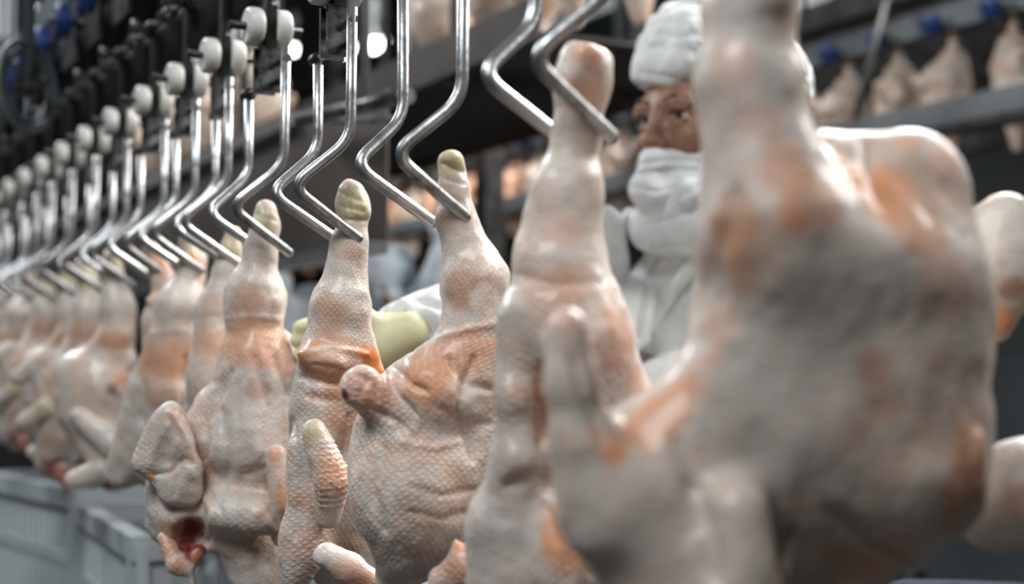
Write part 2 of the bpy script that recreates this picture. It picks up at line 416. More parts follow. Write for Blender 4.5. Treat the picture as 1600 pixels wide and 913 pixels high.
def blob(name, spec, z, h, parent, org, spots=(), seed=0, rough=.004, rscale=28, fol=.75, blot=1.0, mat=None, label=None, base=BASE, folds=()):
    F, lo = field(prims_px(spec, z), h, rough, rscale, seed)
    P, Q = surface_nets(F, lo, h); P = relax(P, Q, 1, .4)
    if folds: P = crease(P, Q, folds)
    C, FO = paint(P, spots, z, seed, fol, blot, base)
    me = mesh_from(P - org, Q, name); set_attr(me, C, FO)
    o = link(name, me, mat or SKIN, parent)
    if label: o['label'] = label
    return o

def carcass(label, hook, z, h, body, spots, parts=(), seed=0, group='chicken carcasses on the near line', **kw):
    """hook: pixel where the leg sits in its hook; parts: (name, spec, spots, label)"""
    org = at(hook[0], hook[1], z)
    root = empty('chicken_carcass', org, label, 'chicken', group)
    blob('carcass_body', body, z, h, root, org, spots, seed, **kw)
    for i, p in enumerate(parts):
        k2 = dict(kw); k2['folds'] = (); k2.update(p[4] if len(p) > 4 else {})
        blob(p[0], p[1], z, h, root, org, p[2], seed + 20 + i, label=p[3], **k2)
    return root
# ------------------------------------------------------------------ the hall
def hit(x, y, ax, val):            # where the ray through a pixel meets the plane "val metres along ax"
    d = FV + RV * (x - 800.0) / FPX + UV * (456.5 - y) / FPX
    return CAM + d * ((val - (CAM - P0) @ ax) / (d @ ax))
def sl(p): q = np.array(p) - P0; return q @ DL, q @ BL, p[2]      # world -> along, across, height
S0, S1, T0, T1, HC = -4.0, 15.0, -4.0, 6.0, 5.3
def slab(name, s0, s1, t0, t1, h0, h1, mat, parent=None, kind=None):
    m = MB(); m.box(wp((s0 + s1) / 2, (t0 + t1) / 2, (h0 + h1) / 2), (s1 - s0, t1 - t0, h1 - h0), LAX)
    o = m.build(name, mat, parent)
    if kind: o['kind'] = kind
    return o
slab('floor', S0, S1, T0, T1, -.1, 0, FLOORM, kind='structure')
slab('ceiling', S0, S1, T0, T1, HC, HC + .1, CEILM, kind='structure')
slab('wall_back', S0, S1, T1, T1 + .1, 0, HC, WALLM, kind='structure')
slab('wall_front', S0, S1, T0 - .1, T0, 0, HC, WALLM, kind='structure')
slab('wall_left', S1, S1 + .1, T0, T1, 0, HC, WALLM, kind='structure')
slab('wall_right', S0 - .1, S0, T0, T1, 0, HC, WALLM, kind='structure')

# windows high in the far wall
for k, (x0, x1, y0, y1) in enumerate([(-70, 20, -40, 52), (46, 72, 14, 54), (76, 112, -60, 9)]):
    a = hit(x0, y1, DL, S1 - .04); b = hit(x1, y0, DL, S1 - .04)
    _, ta, ha = sl(a); _, tb, hb = sl(b); hb = min(hb, HC - .15)
    root = slab('window_%d' % (k + 1), S1 - .03, S1, ta - .06, tb + .06, ha - .06, hb + .06, GREY, kind='structure')
    slab('pane', S1 - .05, S1 - .032, ta, tb, ha, hb, WINM if k else mat_emit('dim_pane', (.9, .95, 1), .5), root)

# rafters under the roof, pipes
for i, s in enumerate((2.0, 5.0, 8.0, 11.0)):
    slab('trim_%d' % (i + 1), s - .09, s + .09, T0, T1, HC - .3, HC, GREY, kind='structure')

# overhead lamps that show as round blurs
def lamp(x, y, z, label, r=.06):
    r *= .62
    c = at(x, y, z); root = empty('hanging_lamp', c, label, 'lamp', 'hanging lamps far behind the line')
    MB().lathe((0, 0, .0), (0, 0, 1), [(0, r), (.03, r * .9), (.09, r * .4), (.13, .03), (.2, .03)], 16).build('lamp_shade', GREY, root)
    MB().lathe((0, 0, -.05), (0, 0, 1), [(0, .01), (.01, r * .7), (.05, r * .95)], 14).build('bulb', LAMPM, root)
    MB().tube([(0, 0, .18), (0, 0, HC - c[2])], .008, 6).build('cord', DARK, root)
lamp(541, 70, 6.5, 'glowing lamp just left of the vertical steel pipe')
lamp(583, 64, 6.8, 'glowing lamp just right of the vertical steel pipe', .055)
lamp(597, 62, 8.6, 'smaller glowing lamp, rightmost by the vertical steel pipe', .05)
lamp(532, 60, 8.2, 'smaller glowing lamp peeping past the fourth hook', .045)
lamp(459, 72, 8.8, 'faint far lamp between the third and fourth hooks', .025)
# unseen panels added round the area lights, key and fill alike
for nm, sx, sy in (('added_side_light', 1.3, 1.0), ('lamp_light_far_left', 1.5, .7), ('front_fill_light', 1.6, 1.0), ('lamp_light_back', 1.6, .6), ('back_far_fill_light', 1.6, .6), ('daylight_behind', 1.5, 1.1)):
    l = bpy.data.objects[nm]; root = empty('unseen_light_panel', l.location, {'added_side_light': 'large unseen side light panel added out of frame at the right', 'lamp_light_far_left': 'unseen light panel above the far end of the row', 'front_fill_light': 'unseen fill light panel added above the camera side', 'lamp_light_back': 'unseen light panel above the back line', 'back_far_fill_light': 'unseen light panel added to brighten the far end of the back line', 'daylight_behind': 'large unseen light panel above and behind the worker'}[nm], 'lamp')
    root.rotation_euler = l.rotation_euler
    m = MB(); m.box((0, 0, .06), (sx + .1, sy + .1, .05)); m.build('housing', GREY, root)
    m = MB(); R3 = np.array(l.rotation_euler.to_matrix()); c = np.array(l.location)
    for a in (-.4, .4):
        p = R3 @ np.array([a * sx, 0, .08]); m.tube([p, p + np.array([0, 0, HC - c[2] - p[2]])], .01, 6)
    bm_v = [R3.T @ v for v in m.v]; m.v = bm_v; m.build('hanger', DARK, root)

# ------------------------------------------------------------------ overhead track of the near line
HT = 1.25
ORD = 'first second third fourth fifth sixth seventh eighth ninth tenth eleventh twelfth thirteenth fourteenth fifteenth sixteenth seventeenth eighteenth nineteenth twentieth'.split()
root = empty('conveyor_track', wp(2.0, 0, HT + .67), 'grey overhead track beam above the near row of hooks', 'conveyor'); base = np.array(root.location)
def part(name, mb, mat, root):
    b = np.array(root.location); mb.v = [np.array(p) - b for p in mb.v]; return link(name, mb.mesh(name), mat, root)
def rbox(s0, s1, t0, t1, h0, h1): return MB().box(wp((s0 + s1) / 2, (t0 + t1) / 2, (h0 + h1) / 2), (s1 - s0, t1 - t0, h1 - h0), LAX)
part('beam', rbox(1.2, 9.0, -.03, .03, HT + .655, HT + .705), GREY, root)
part('web_plate', rbox(1.2, 9.0, .045, .055, HT + .46, HT + .66), DARK, root)
for n in range(9, 26):
    s = n * PITCH_M + .1
    m = rbox(s - .055, s + .055, -.026, -.02, HT + .535, HT + .655); part('bracket', m, DARK if n % 2 else WORN, root)
for i in range(8):
    s = 1.6 + i * .95; part('hanger_rod', MB().tube([wp(s, 0, HT + .7), wp(s, 0, HC - .02)], .012, 8), GREY, root)
for n in range(10, 24):
    s = n * PITCH_M + .03; c = wp(s, -.05, HT + .6)
    t = empty('guide_roller', c, 'blue roller under the track beam at upper left, %s from its near end' % ORD[n - 10], 'roller', 'blue guide rollers of the near line')
    MB().lathe((0, 0, 0), BL, [(-.012, .012), (-.012, .028), (-.008, .031), (.008, .031), (.012, .028), (.012, .012)], 18).build('wheel', BLUE, t)
    MB().tube([BL * -.022, BL * .04], .006, 8).build('axle', WORN, t)
# chain
root = empty('drive_chain', wp(2.0, 0, HT + .5), 'dark drive chain running above the white trolley wheels', 'chain')
lk = MB().tube(fillet([(-.03, 0, .012), (.03, 0, .012), (.03, 0, -.012), (-.03, 0, -.012), (-.03, 0, .012)], .011, 3), .0042, 6).mesh('link')
for i in range(96):
    s = 1.05 + i * .049
    o = link('link', lk, DARK if i % 4 else WORN, root, Vector(wp(s, 0, HT + .5) - np.array(root.location)))
    o.rotation_euler = (PI / 2 if i % 2 else 0, 0, ANG)
# big idler ring at the upper left
c = at(42, 135, 2.36); root = empty('idler_wheel', c, 'large open ring wheel at the upper left in front of the track', 'wheel')
for r, q in ((.072, .0075), (.058, .0055)):
    u = np.array([.33, .94, 0]); m = MB().tube([u * r * math.cos(a) + np.array([0, 0, 1]) * r * math.sin(a) for a in np.linspace(0, 2 * PI, 32, endpoint=False)], q, 8, closed=True); m.build('rim', GREY, root)
for a in (0, 2.1, 4.2): MB().tube([u * .01, u * .072 * math.cos(a + .4) + np.array([0, 0, .072 * math.sin(a + .4)])], .005, 6).build('spoke', GREY, root)
MB().lathe((0, 0, 0), BL, [(-.02, .015), (.025, .015)], 12).build('hub', DARK, root)
MB().tube([BL * .0, np.array([0, 0, HC - c[2]])], .012, 8).build('hanger_rod', GREY, root)

# ------------------------------------------------------------------ panel, guide bar and pipe just behind the near line
TP = .36
a = hit(470, 196, BL, TP); sA, _, hA = sl(a); sB = sl(hit(604, 150, BL, TP))[0]; sC = sA + 4.2; hB = sl(hit(470, 402, BL, TP))[2]
root = empty('splash_guard', wp(sA, TP, hB), 'plain brown-grey steel splash panel hanging behind the near hooks', 'panel')
part('sheet', rbox(sB, sC, TP, TP + .004, hB, hA), PANEL, root)
part('top_flange', rbox(sA, sC, TP - .022, TP + .012, hA, hA + .022), GALV, root)
part('bottom_flange', rbox(sB, sC, TP - .03, TP + .004, hB - .02, hB), GALV, root)
for k in range(4): part('hanger_rod', MB().tube([wp(sA + .4 + k * 1.1, TP + .02, hA), wp(sA + .4 + k * 1.1, TP + .02, HC - .02)], .01, 8), GREY, root)
zA = (a - CAM) @ FV
hb = lambda x, y: hit(x, y, BL, TP - .05)
root = empty('guide_bar', hb(470, 185), 'dark round guide bar with a square-cut bright end behind the fourth and fifth hooks', 'rail')
part('bar', MB().tube([hb(466, 187), hb(560, 167), hb(632, 151)], .0115, 14), WORN, root)
part('end_cap', MB().tube([hb(632, 151), hb(637, 150)], .0125, 14), GALV, root)
part('cross_bar', MB().tube([hb(470, 190), hb(618, 187)], .0055, 4), GALV, root)
pz = (hb(570, 156) - CAM) @ FV
root = empty('steel_pipe', at(570, 156, pz), 'upright round steel pipe between two glowing lamps', 'pipe')
p = at(570, 156, pz); part('tube', MB().tube([p, [p[0], p[1], HC - .02]], .0078, 14), GALV, root)
part('flange', MB().lathe([p[0], p[1], HC - .03], (0, 0, 1), [(0, .04), (.02, .04)], 12), GREY, root)

# ------------------------------------------------------------------ tray under the upper line
root = empty('drip_tray', wp(2.6, 1.0, HT + .63), 'wide dark stained drip tray under the upper row, rusty along its edge', 'tray')
TS0, TS1 = 2.6, 11.0
part('tray_floor', rbox(TS0, TS1, .78, 1.30, HT + .625, HT + .632), TRAY, root)
part('tray_side', rbox(TS0, TS1, .775, .785, HT + .615, HT + .70), TRAY, root)
part('tray_side', rbox(TS0, TS1, 1.30, 1.31, HT + .60, HT + .70), RUST, root)
for k in range(6):
    s = TS0 + .4 + k * 1.5
    part('tray_rib', rbox(s - .015, s + .015, .79, 1.30, HT + .60, HT + .625), TRAY, root)
    for t in (.80, 1.28): part('hanger_rod', MB().tube([wp(s, t, HT + .65), wp(s, t, HC - .02)], .009, 8), GREY, root)
root = empty('upper_track', wp(2.6, 1.05, HT + 1.5), 'dark overhead track of the upper row', 'conveyor')
part('beam', rbox(1.6, 12.0, 1.02, 1.08, HT + 1.5, HT + 1.58), GREY, root)
for k in range(6): part('hanger_rod', MB().tube([wp(2 + k * 1.8, 1.05, HT + 1.55), wp(2 + k * 1.8, 1.05, HC - .02)], .012, 8), GREY, root)

# ------------------------------------------------------------------ back line: beam, rollers, rail
TR = 2.25
root = empty('back_track', wp(3, TR, HT + .95), 'grey track beam with a dark flange above the back row', 'conveyor')
part('beam', rbox(.2, 13.0, TR - .05, TR + .03, HT + .87, HT + .96), GREY, root)
part('flange', rbox(.2, 13.0, TR - .11, TR + .08, HT + .96, HT + 1.03), DARK, root)
r2 = empty('back_web_plate', wp(3, TR + .22, HT + .96), 'dark web plate of the back track, behind the back row', 'panel'); part('sheet', rbox(.2, 13.0, TR + .22, TR + .23, HT + .70, HT + .96), DARK, r2)  # web plate of the back track, split off as its own object
for k in range(5): part('hanger_rod', MB().tube([wp(.8 + k * 2.9, TR + .225, HT + .95), wp(.8 + k * 2.9, TR + .225, HC - .02)], .012, 8), GREY, r2)
for k in range(7): part('hanger_rod', MB().tube([wp(.8 + k * 1.9, TR, HT + 1), wp(.8 + k * 1.9, TR, HC - .02)], .02, 8), GREY, root)
rs0 = sl(hit(1548, 25, BL, TR - .09))[0]
root = empty('back_guide_rail', wp(3, TR - .3, HT + .6), 'dark flat guide rail crossing in front of the back row', 'rail')
part('rail', rbox(.2, 13.0, TR - .30, TR - .26, HT + .565, HT + .625), GREY, root)
part('rail_lip', rbox(.2, 13.0, TR - .31, TR - .25, HT + .545, HT + .565), DARK, root)
for k in range(12):
    s = 1.0 + k * 1.05; part('stay', MB().tube([wp(s, TR - .25, HT + .6), wp(s, TR - .12, HT + .97)], .01, 6), DARK, root)
for k in range(-3, 16):
    c = wp(rs0 + k * PITCH_M, TR - .09, HT + .88)
    t = empty('guide_roller', c, 'small blue roller over the back row, %s from its right end' % ORD[k + 3], 'roller', 'blue guide rollers of the back line')
    MB().lathe((0, 0, 0), BL * .7 + np.array([0, 0, .5]), [(-.016, .012), (-.016, .024), (-.01, .028), (.01, .028), (.016, .024), (.016, .012)], 14).build('wheel', BLUE, t)
    MB().tube([BL * -.02, BL * .05], .006, 8).build('axle', WORN, t)
# posts of the frames behind
for i, (x, z, lab) in enumerate([(765, 4.35, 'dark square steel post behind the fifth hook'), (1330, 4.6, 'grey square post behind the back row at the right'), (700, 5.2, 'thin grey post left of the dark square one'), (1010, 5.7, 'dark post hidden behind the masked worker')]):
    b = at(x, 570, z); root = empty('steel_post', (b[0], b[1], 0), lab, 'post')
    MB().box((0, 0, HC / 2), (.07, .07, HC - .02), LAX).build('column', DARK if i in (0, 3) else GREY, root)
    MB().box((0, 0, .006), (.18, .18, .012), LAX).build('base_plate', GREY, root)
# horizontal rails of that frame, machine bodies
root = empty('processing_machine', wp(5.5, 3.0, 0), 'dark steel machine frame standing beyond the back row', 'machine')
for h in (.5, 1.1, 1.62, 1.95, 2.9, 3.2): part('cross_rail', rbox(1.0, 12.5, 2.97, 3.03, h, h + .06), DARK if h != 2.9 else GREY, root)
for k in range(9): part('upright', rbox(1.2 + k * 1.35, 1.26 + k * 1.35, 2.96, 3.04, 0, 3.4), DARK if k % 2 else GREY, root)
for k in range(4): part('side_panel', rbox(1.4 + k * 2.7, 2.5 + k * 2.7, 3.02, 3.03, 2.35, 2.9), GREY, root)
for k in range(5): part('tank', MB().lathe(wp(2.2 + k * 2.2, 3.5, 0), (0, 0, 1), [(0.0, .3), (1.2, .32), (1.35, .25), (1.4, .1)], 18), GREY if k % 2 else DARK, root)
b = at(1600, 620, 2.9); bs, bt, _ = sl(b)
root = empty('machine_cabinet', wp(bs, bt, 0), 'dark grey machine cabinet at the right edge', 'cabinet')
part('body', rbox(bs - .75, bs + .28, bt, bt + .6, .1, 1.27), WALLM, root)
part('door', rbox(bs - .33, bs + .24, bt - .012, bt, .2, 1.22), WALLM, root)
part('handle', MB().tube([wp(bs - .29, bt - .03, .8), wp(bs - .29, bt - .03, .95)], .008, 8), STEEL, root)
for s in (-.7, .22): part('leg', rbox(bs + s - .03, bs + s + .03, bt + .05, bt + .11, 0, .1), DARK, root)
b = at(1535, 918, 1.6)
root = empty('navy_tub', (b[0], b[1], 0), 'navy blue plastic tub at the lower right corner', 'tub')
MB().lathe((0, 0, 0), (0, 0, 1), [(0, .24), (.9, .29), (.93, .31), (.96, .31), (.965, .285), (.93, .275), (.3, .25)], 28).build('shell', NAVY, root)
MB().tube([np.array([.30 * math.cos(a), .30 * math.sin(a), .95]) for a in np.linspace(0, 2 * PI, 28, endpoint=False)], .014, 8, closed=True).build('rim', NAVY, root)

# ------------------------------------------------------------------ white crates, lower left
def crate_proto():
    root = empty('plastic_crate', (0, 0, 0), 'x', 'crate')
    LX, LY, HZ = .58, .40, .27
    m = MB()
    for z in (.012, HZ - .02):
        for y in (-1, 1): m.box((0, y * (LY / 2 - .012), z), (LX, .03 if z > .1 else .02, .036 if z > .1 else .024))
        for x in (-1, 1): m.box((x * (LX / 2 - .012), 0, z), (.03 if z > .1 else .02, LY, .036 if z > .1 else .024))
    m.build('rim', CRATE, root)
    m = MB().box((0, 0, .01), (LX - .04, LY - .04, .01)); m.build('bottom', CRATE, root)
    for x in (-1, 1):
        for y in (-1, 1):
            m = MB().box((x * (LX / 2 - .025), y * (LY / 2 - .014), HZ / 2), (.06, .018, HZ - .03)).box((x * (LX / 2 - .014), y * (LY / 2 - .025), HZ / 2), (.018, .06, HZ - .03)); m.build('corner_post', CRATE, root)
    m = MB()
    for y in (-1, 1): m.box((0, y * (LY / 2 - .012), HZ * .5), (LX - .06, .012, .022))
    for x in (-1, 1): m.box((x * (LX / 2 - .012), 0, HZ * .5), (.012, LY - .06, .022))
    m.build('middle_rail', CRATE, root)
    me = MB().box((0, 0, HZ / 2), (.014, .009, HZ - .05)).mesh('slat')
    for i in range(15):
        for y in (-1, 1): link('slat', me, CRATE, root, (-.224 + i * .032, y * (LY / 2 - .012), 0))
    m2 = MB().box((0, 0, HZ / 2), (.009, .014, HZ - .05)).mesh('slat')
    for i in range(9):
        for x in (-1, 1): link('slat', m2, CRATE, root, (x * (LX / 2 - .012), -.128 + i * .032, 0))
    return root
cp = crate_proto(); used = False
for (x, z, top, rot, lab) in [(188, 3.0, 742, .15, 'left stack of white crates at lower left'), (345, 2.45, 800, -.06, 'right stack of white crates at lower left')]:
    b = at(x, top, z); nlev = 3; 
    for k in range(nlev):
        o = copy_tree(cp) if used else cp; used = True
        o.location = (b[0], b[1], b[2] - .27 - k * .272); o.rotation_euler = (0, 0, ANG + rot)
        o['label'] = ('top crate', 'second crate from the top', 'third crate from the top')[k] + ' of the ' + lab
        o['group'] = 'white plastic crates'
    h = b[2] - .27 * 3 - .006
    root = empty('crate_dolly', (b[0], b[1], 0), 'dark crate dolly under the ' + lab.split(' at')[0], 'dolly'); root.rotation_euler = (0, 0, ANG + rot)
    MB().box((0, 0, h - .03), (.56, .38, .05)).build('deck', DARK, root)
    for x_ in (-.24, .24):
        for y_ in (-.15, .15): MB().box((x_, y_, (h - .05) / 2), (.04, .04, h - .05)).build('leg', DARK, root)
# ------------------------------------------------------------------ carcasses of the near line
LOW = 1.0
H0 = {}
def hgt(n): return 0.0 if n >= 7 else (7 - n) ** 1.5 * .028

# nearest, far out of focus, fills the right half
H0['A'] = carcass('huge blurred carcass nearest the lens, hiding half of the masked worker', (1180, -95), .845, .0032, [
    ('c', 1184, -165, 0, 48, 1180, -95, 0, 46), ('c', 1180, -95, 0, 50, 1172, 0, 0, 66), ('c', 1172, 0, 0, 66, 1170, 120, 0, 75, .02),
    ('c', 1173, 140, 0, 77, 1205, 340, -.01, 104, .02),
    ('e', 1305, 560, .05, 228, 325, 210, 0, .02),
    ('e', 1425, 305, .03, 88, 92, 80, -20, .012), ('c', 1290, 262, .03, 58, 1400, 270, .03, 60, .02),
    ('e', 1435, 480, .04, 103, 175, 120, 0, .02), ('e', 1225, 420, .0, 128, 150, 120, 0, .03), ('e', 1340, 400, .02, 130, 130, 120, 0, .03),
    ('e', 1345, 735, .04, 190, 158, 165, 0, .03),
    ('c', 1160, 560, 0, 90, 1055, 740, 0, 95, .02), ('c', 1010, 770, 0, 130, 1090, 920, 0, 150, .03),
    ('c', 886, 515, -.03, 33, 893, 600, -.03, 38, .012), ('c', 893, 600, -.03, 38, 914, 692, -.03, 47, .012), ('c', 914, 692, -.03, 47, 965, 790, -.02, 84, .012), ('c', 965, 790, -.02, 84, 1050, 820, 0, 110, .02), ('e', 1305, 915, .03, 70, 55, 60, 0, .02), ('e', 1225, 690, .01, 120, 150, 130, 0, .03),
    ('c', 1010, 820, -.03, 48, 1040, 960, -.02, 60, .012), ('c', 1150, 800, -.05, 50, 1160, 960, -.05, 70, .015),
    ('C', 1226, 880, -.1, 10, 1232, 960, -.08, 16, .02),
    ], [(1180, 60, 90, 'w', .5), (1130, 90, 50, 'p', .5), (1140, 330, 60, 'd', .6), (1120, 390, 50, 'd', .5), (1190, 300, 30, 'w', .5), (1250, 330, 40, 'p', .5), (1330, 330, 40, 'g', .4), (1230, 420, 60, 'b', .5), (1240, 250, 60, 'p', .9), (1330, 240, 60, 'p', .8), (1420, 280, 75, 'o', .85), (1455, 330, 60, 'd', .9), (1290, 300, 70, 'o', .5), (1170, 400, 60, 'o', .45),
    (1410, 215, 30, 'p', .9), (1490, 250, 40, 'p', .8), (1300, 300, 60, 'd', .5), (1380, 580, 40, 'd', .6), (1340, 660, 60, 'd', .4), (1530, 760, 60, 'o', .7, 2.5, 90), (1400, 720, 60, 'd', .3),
    (1160, 620, 160, 'g', .55), (1250, 480, 150, 'g', .5), (1300, 830, 120, 'g', .4), (1000, 800, 120, 'g', .45), (900, 740, 60, 'g', .5), (1450, 620, 60, 'w', .35), (1500, 450, 60, 'p', .5),  # grey spots also paint the shadow side of this carcass
    (968, 702, 30, 'o', .9), (935, 680, 24, 'p', .8), (1300, 890, 60, 'd', .7), (885, 500, 30, 'p', .7), (1012, 640, 50, 'o', .8, 3.0, 55), (875, 620, 45, 'g', .6), (1420, 885, 60, 'o', .5), (1180, 180, 40, 'p', .5), (1370, 340, 25, 'w', .4), (1425, 275, 85, 'o', .9), (1460, 320, 50, 'd', .9), (1130, 350, 50, 'd', .7), (1150, 440, 40, 'd', .5), (1110, 500, 40, 'o', .3), (1400, 640, 50, 'd', .5), (1230, 330, 40, 'o', .6)],  # deep orange-brown tail and thigh spots add painted shade to orange skin
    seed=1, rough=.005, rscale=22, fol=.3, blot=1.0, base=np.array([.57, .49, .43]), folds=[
    ([(893, 560), (912, 620), (945, 690)], 8, -.004),
    ([(1150, 300), (1120, 400), (1125, 470)], 16, -.003), ([(1352, 225), (1362, 280), (1380, 320)], 12, -.003), ([(1060, 690), (1090, 760)], 18, -.003), ([(1300, 800), (1360, 850), (1440, 875)], 16, -.004), ([(1235, 830), (1222, 890)], 12, -.006), ([(1080, 760), (1110, 840), (1120, 913)], 18, -.005), ([(1525, 680), (1530, 800), (1510, 870)], 10, .005)])

H0['Z'] = carcass('pale carcass cut off by the right edge, behind the nearest one', (1700, -60), 1.02, .0035, [
    ('c', 1700, -120, 0, 42, 1700, -40, 0, 40), ('c', 1700, -40, 0, 40, 1740, 160, 0, 85), ('c', 1740, 160, 0, 90, 1765, 300, 0, 110),
    ('e', 1795, 560, .05, 150, 330, 150, 0, .03),
    ('e', 1560, 385, 0, 66, 92, 60, -15, .015), ('c', 1590, 410, 0, 56, 1710, 440, .03, 70, .02), ('c', 1572, 450, -.0, 45, 1553, 512, -.0, 26, .01),
    ('C', 1600, 430, -.06, 8, 1585, 460, -.06, 14, .012),
], [(1553, 515, 36, 'o', 1), (1550, 400, 90, 'w', .9), (1580, 460, 26, 'd', .7), (1600, 340, 60, 'w', .8)],
    [('wing', [('c', 1730, 755, -.0, 75, 1610, 770, -.03, 74), ('c', 1610, 770, -.03, 74, 1550, 800, -.03, 56, .03)], [(1600, 760, 110, 'w', .7), (1600, 800, 40, 'p', .6)], None)],
    seed=2, rough=.006, fol=.3)

H0['B'] = carcass('carcass whose leg ends in a flat cut stump with pink flesh', (900, 212), 1.03, .0026, [
    ('c', 916, 98, 0, 40, 909, 140, 0, 40), ('c', 909, 140, 0, 39, 899, 212, 0, 34), ('c', 899, 212, 0, 34, 886, 300, 0, 53), ('c', 886, 300, 0, 53, 873, 405, 0, 72),
    ('E', 922, 52, -.0, 70, 22, 70, -14, .004),
    ('c', 872, 420, 0, 73, 882, 520, 0, 96, .008), ('c', 882, 520, 0, 96, 905, 650, .03, 128, .02),
    ('c', 806, 500, -.02, 26, 802, 620, -.03, 30, .012), ('c', 802, 620, -.03, 30, 806, 720, -.03, 32, .012), ('c', 806, 720, -.03, 32, 790, 800, -.02, 46, .02),
    ('c', 850, 740, 0, 62, 822, 850, 0, 84, .02), ('c', 822, 850, 0, 84, 830, 960, 0, 100, .03), ('e', 888, 860, -.03, 55, 100, 60, 8, .01),
    ('C', 846, 560, -.11, 5, 848, 690, -.1, 10, .02),
], [(918, 72, 32, 'p', .9), (905, 78, 12, 'o', .8), (938, 84, 11, 'o', .8), (905, 170, 45, 'p', .7), (900, 160, 30, 'o', .4), (880, 300, 40, 'w', .3), (845, 440, 60, 'd', .5), (900, 430, 50, 'd', .5), (870, 350, 40, 'p', .5),
    (985, 560, 70, 'p', .8), (930, 560, 60, 'w', .6), (1010, 590, 40, 'p', .9), (846, 600, 22, 'o', .9, 4.0, 90), (848, 660, 26, 'o', .7, 2.0, 90), (790, 570, 50, 'g', .85, 2.5, 90), (790, 680, 50, 'g', .8, 2, 90),  # pale pink and white spots paint the light falling on the thigh
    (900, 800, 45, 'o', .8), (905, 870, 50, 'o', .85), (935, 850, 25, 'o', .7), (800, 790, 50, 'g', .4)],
    seed=3, rough=.005, fol=.95, folds=[
    ([(846, 570), (846, 690)], 8, -.006), ([(790, 760), (840, 740), (880, 760)], 10, -.004), ([(850, 790), (880, 860), (890, 913)], 8, -.003), ([(920, 790), (905, 850), (925, 900)], 7, -.003), ([(810, 430), (860, 445), (940, 440)], 8, -.002), ([(900, 200), (905, 235)], 12, .001)])

H0['C'] = carcass('plump broad-breasted carcass with yellow knuckle, left of the flat-cut stump leg', (708, 318), 1.24, .0022, [
    ('c', 703, 257, 0, 23, 708, 296, 0, 26, .004), ('c', 708, 296, 0, 25, 711, 340, 0, 27, .006), ('c', 711, 340, 0, 27, 741, 440, 0, 51, .01), ('c', 741, 440, 0, 52, 744, 510, 0, 55),
    ('e', 700, 246, -.005, 14, 12, 16, 20, .006),
    ('e', 668, 716, .02, 122, 178, 105, -9, .012), ('c', 740, 545, -.0, 46, 690, 610, -.01, 78, .012), ('c', 735, 565, 0, 60, 760, 690, .02, 70, .02),
    ('c', 566, 606, -.03, 34, 645, 668, .0, 55, .01), ('C', 530, 622, -.045, 9, 520, 625, -.08, 12, .008),
    ('e', 648, 770, -.01, 95, 110, 85, 0, .02), ('c', 640, 860, .0, 50, 610, 905, .02, 26, .02),
], [(703, 262, 38, 'y', .95), (708, 315, 24, 'y', .4), (722, 300, 14, 'w', .8), (722, 440, 50, 'd', .5), (705, 470, 40, 'd', .5), (765, 470, 26, 'w', .8), (760, 400, 26, 'w', .5), (715, 540, 46, 'o', .75, 3.0, 12), (660, 580, 40, 'o', .6), (600, 590, 46, 'p', .7), (555, 610, 30, 'p', .6),
    (640, 600, 40, 'o', .55), (590, 640, 30, 'o', .5), (527, 622, 13, 'r', 1), (680, 610, 40, 'o', .4), (620, 720, 60, 'g', .3), (690, 790, 70, 'b', .6), (660, 860, 60, 'g', .4), (735, 700, 45, 'w', .35)],
    [('wing', [('c', 690, 905, -.08, 22, 730, 885, -.085, 28, .01), ('c', 730, 885, -.085, 28, 775, 895, -.08, 34, .012), ('c', 711, 842, -.085, 4, 722, 885, -.085, 16, .008), ('c', 760, 868, -.09, 20, 772, 900, -.09, 26, .008)],
      [(720, 870, 60, 'p', .8), (712, 850, 18, 'o', .9), (765, 875, 30, 'p', .8), (700, 900, 30, 'd', .6)], None)],
    seed=4, rough=.0042, rscale=34, fol=1.0, folds=[
    ([(632, 560), (690, 527), (740, 512), (795, 502)], 6, .003), ([(598, 578), (622, 620), (650, 650)], 6, -.0045), ([(612, 572), (640, 600), (668, 612)], 6, -.004), ([(585, 640), (622, 660), (650, 690)], 6, -.004), ([(575, 590), (560, 620)], 5, -.003), ([(560, 585), (585, 600), (590, 625)], 5, -.003),
    ([(700, 560), (730, 600), (770, 610)], 8, -.003), ([(690, 640), (725, 660), (765, 662)], 9, -.003), ([(740, 560), (715, 640), (740, 720)], 8, -.004), ([(600, 700), (580, 760), (600, 830)], 10, -.003), ([(640, 760), (690, 775), (740, 765)], 7, -.002), ([(640, 800), (690, 812), (730, 800)], 7, -.002), ([(630, 690), (680, 700), (720, 690)], 7, .002), ([(692, 310), (722, 316)], 4, -.002), ([(690, 255), (724, 268)], 4, -.003), ([(695, 280), (728, 288)], 3, -.002)])

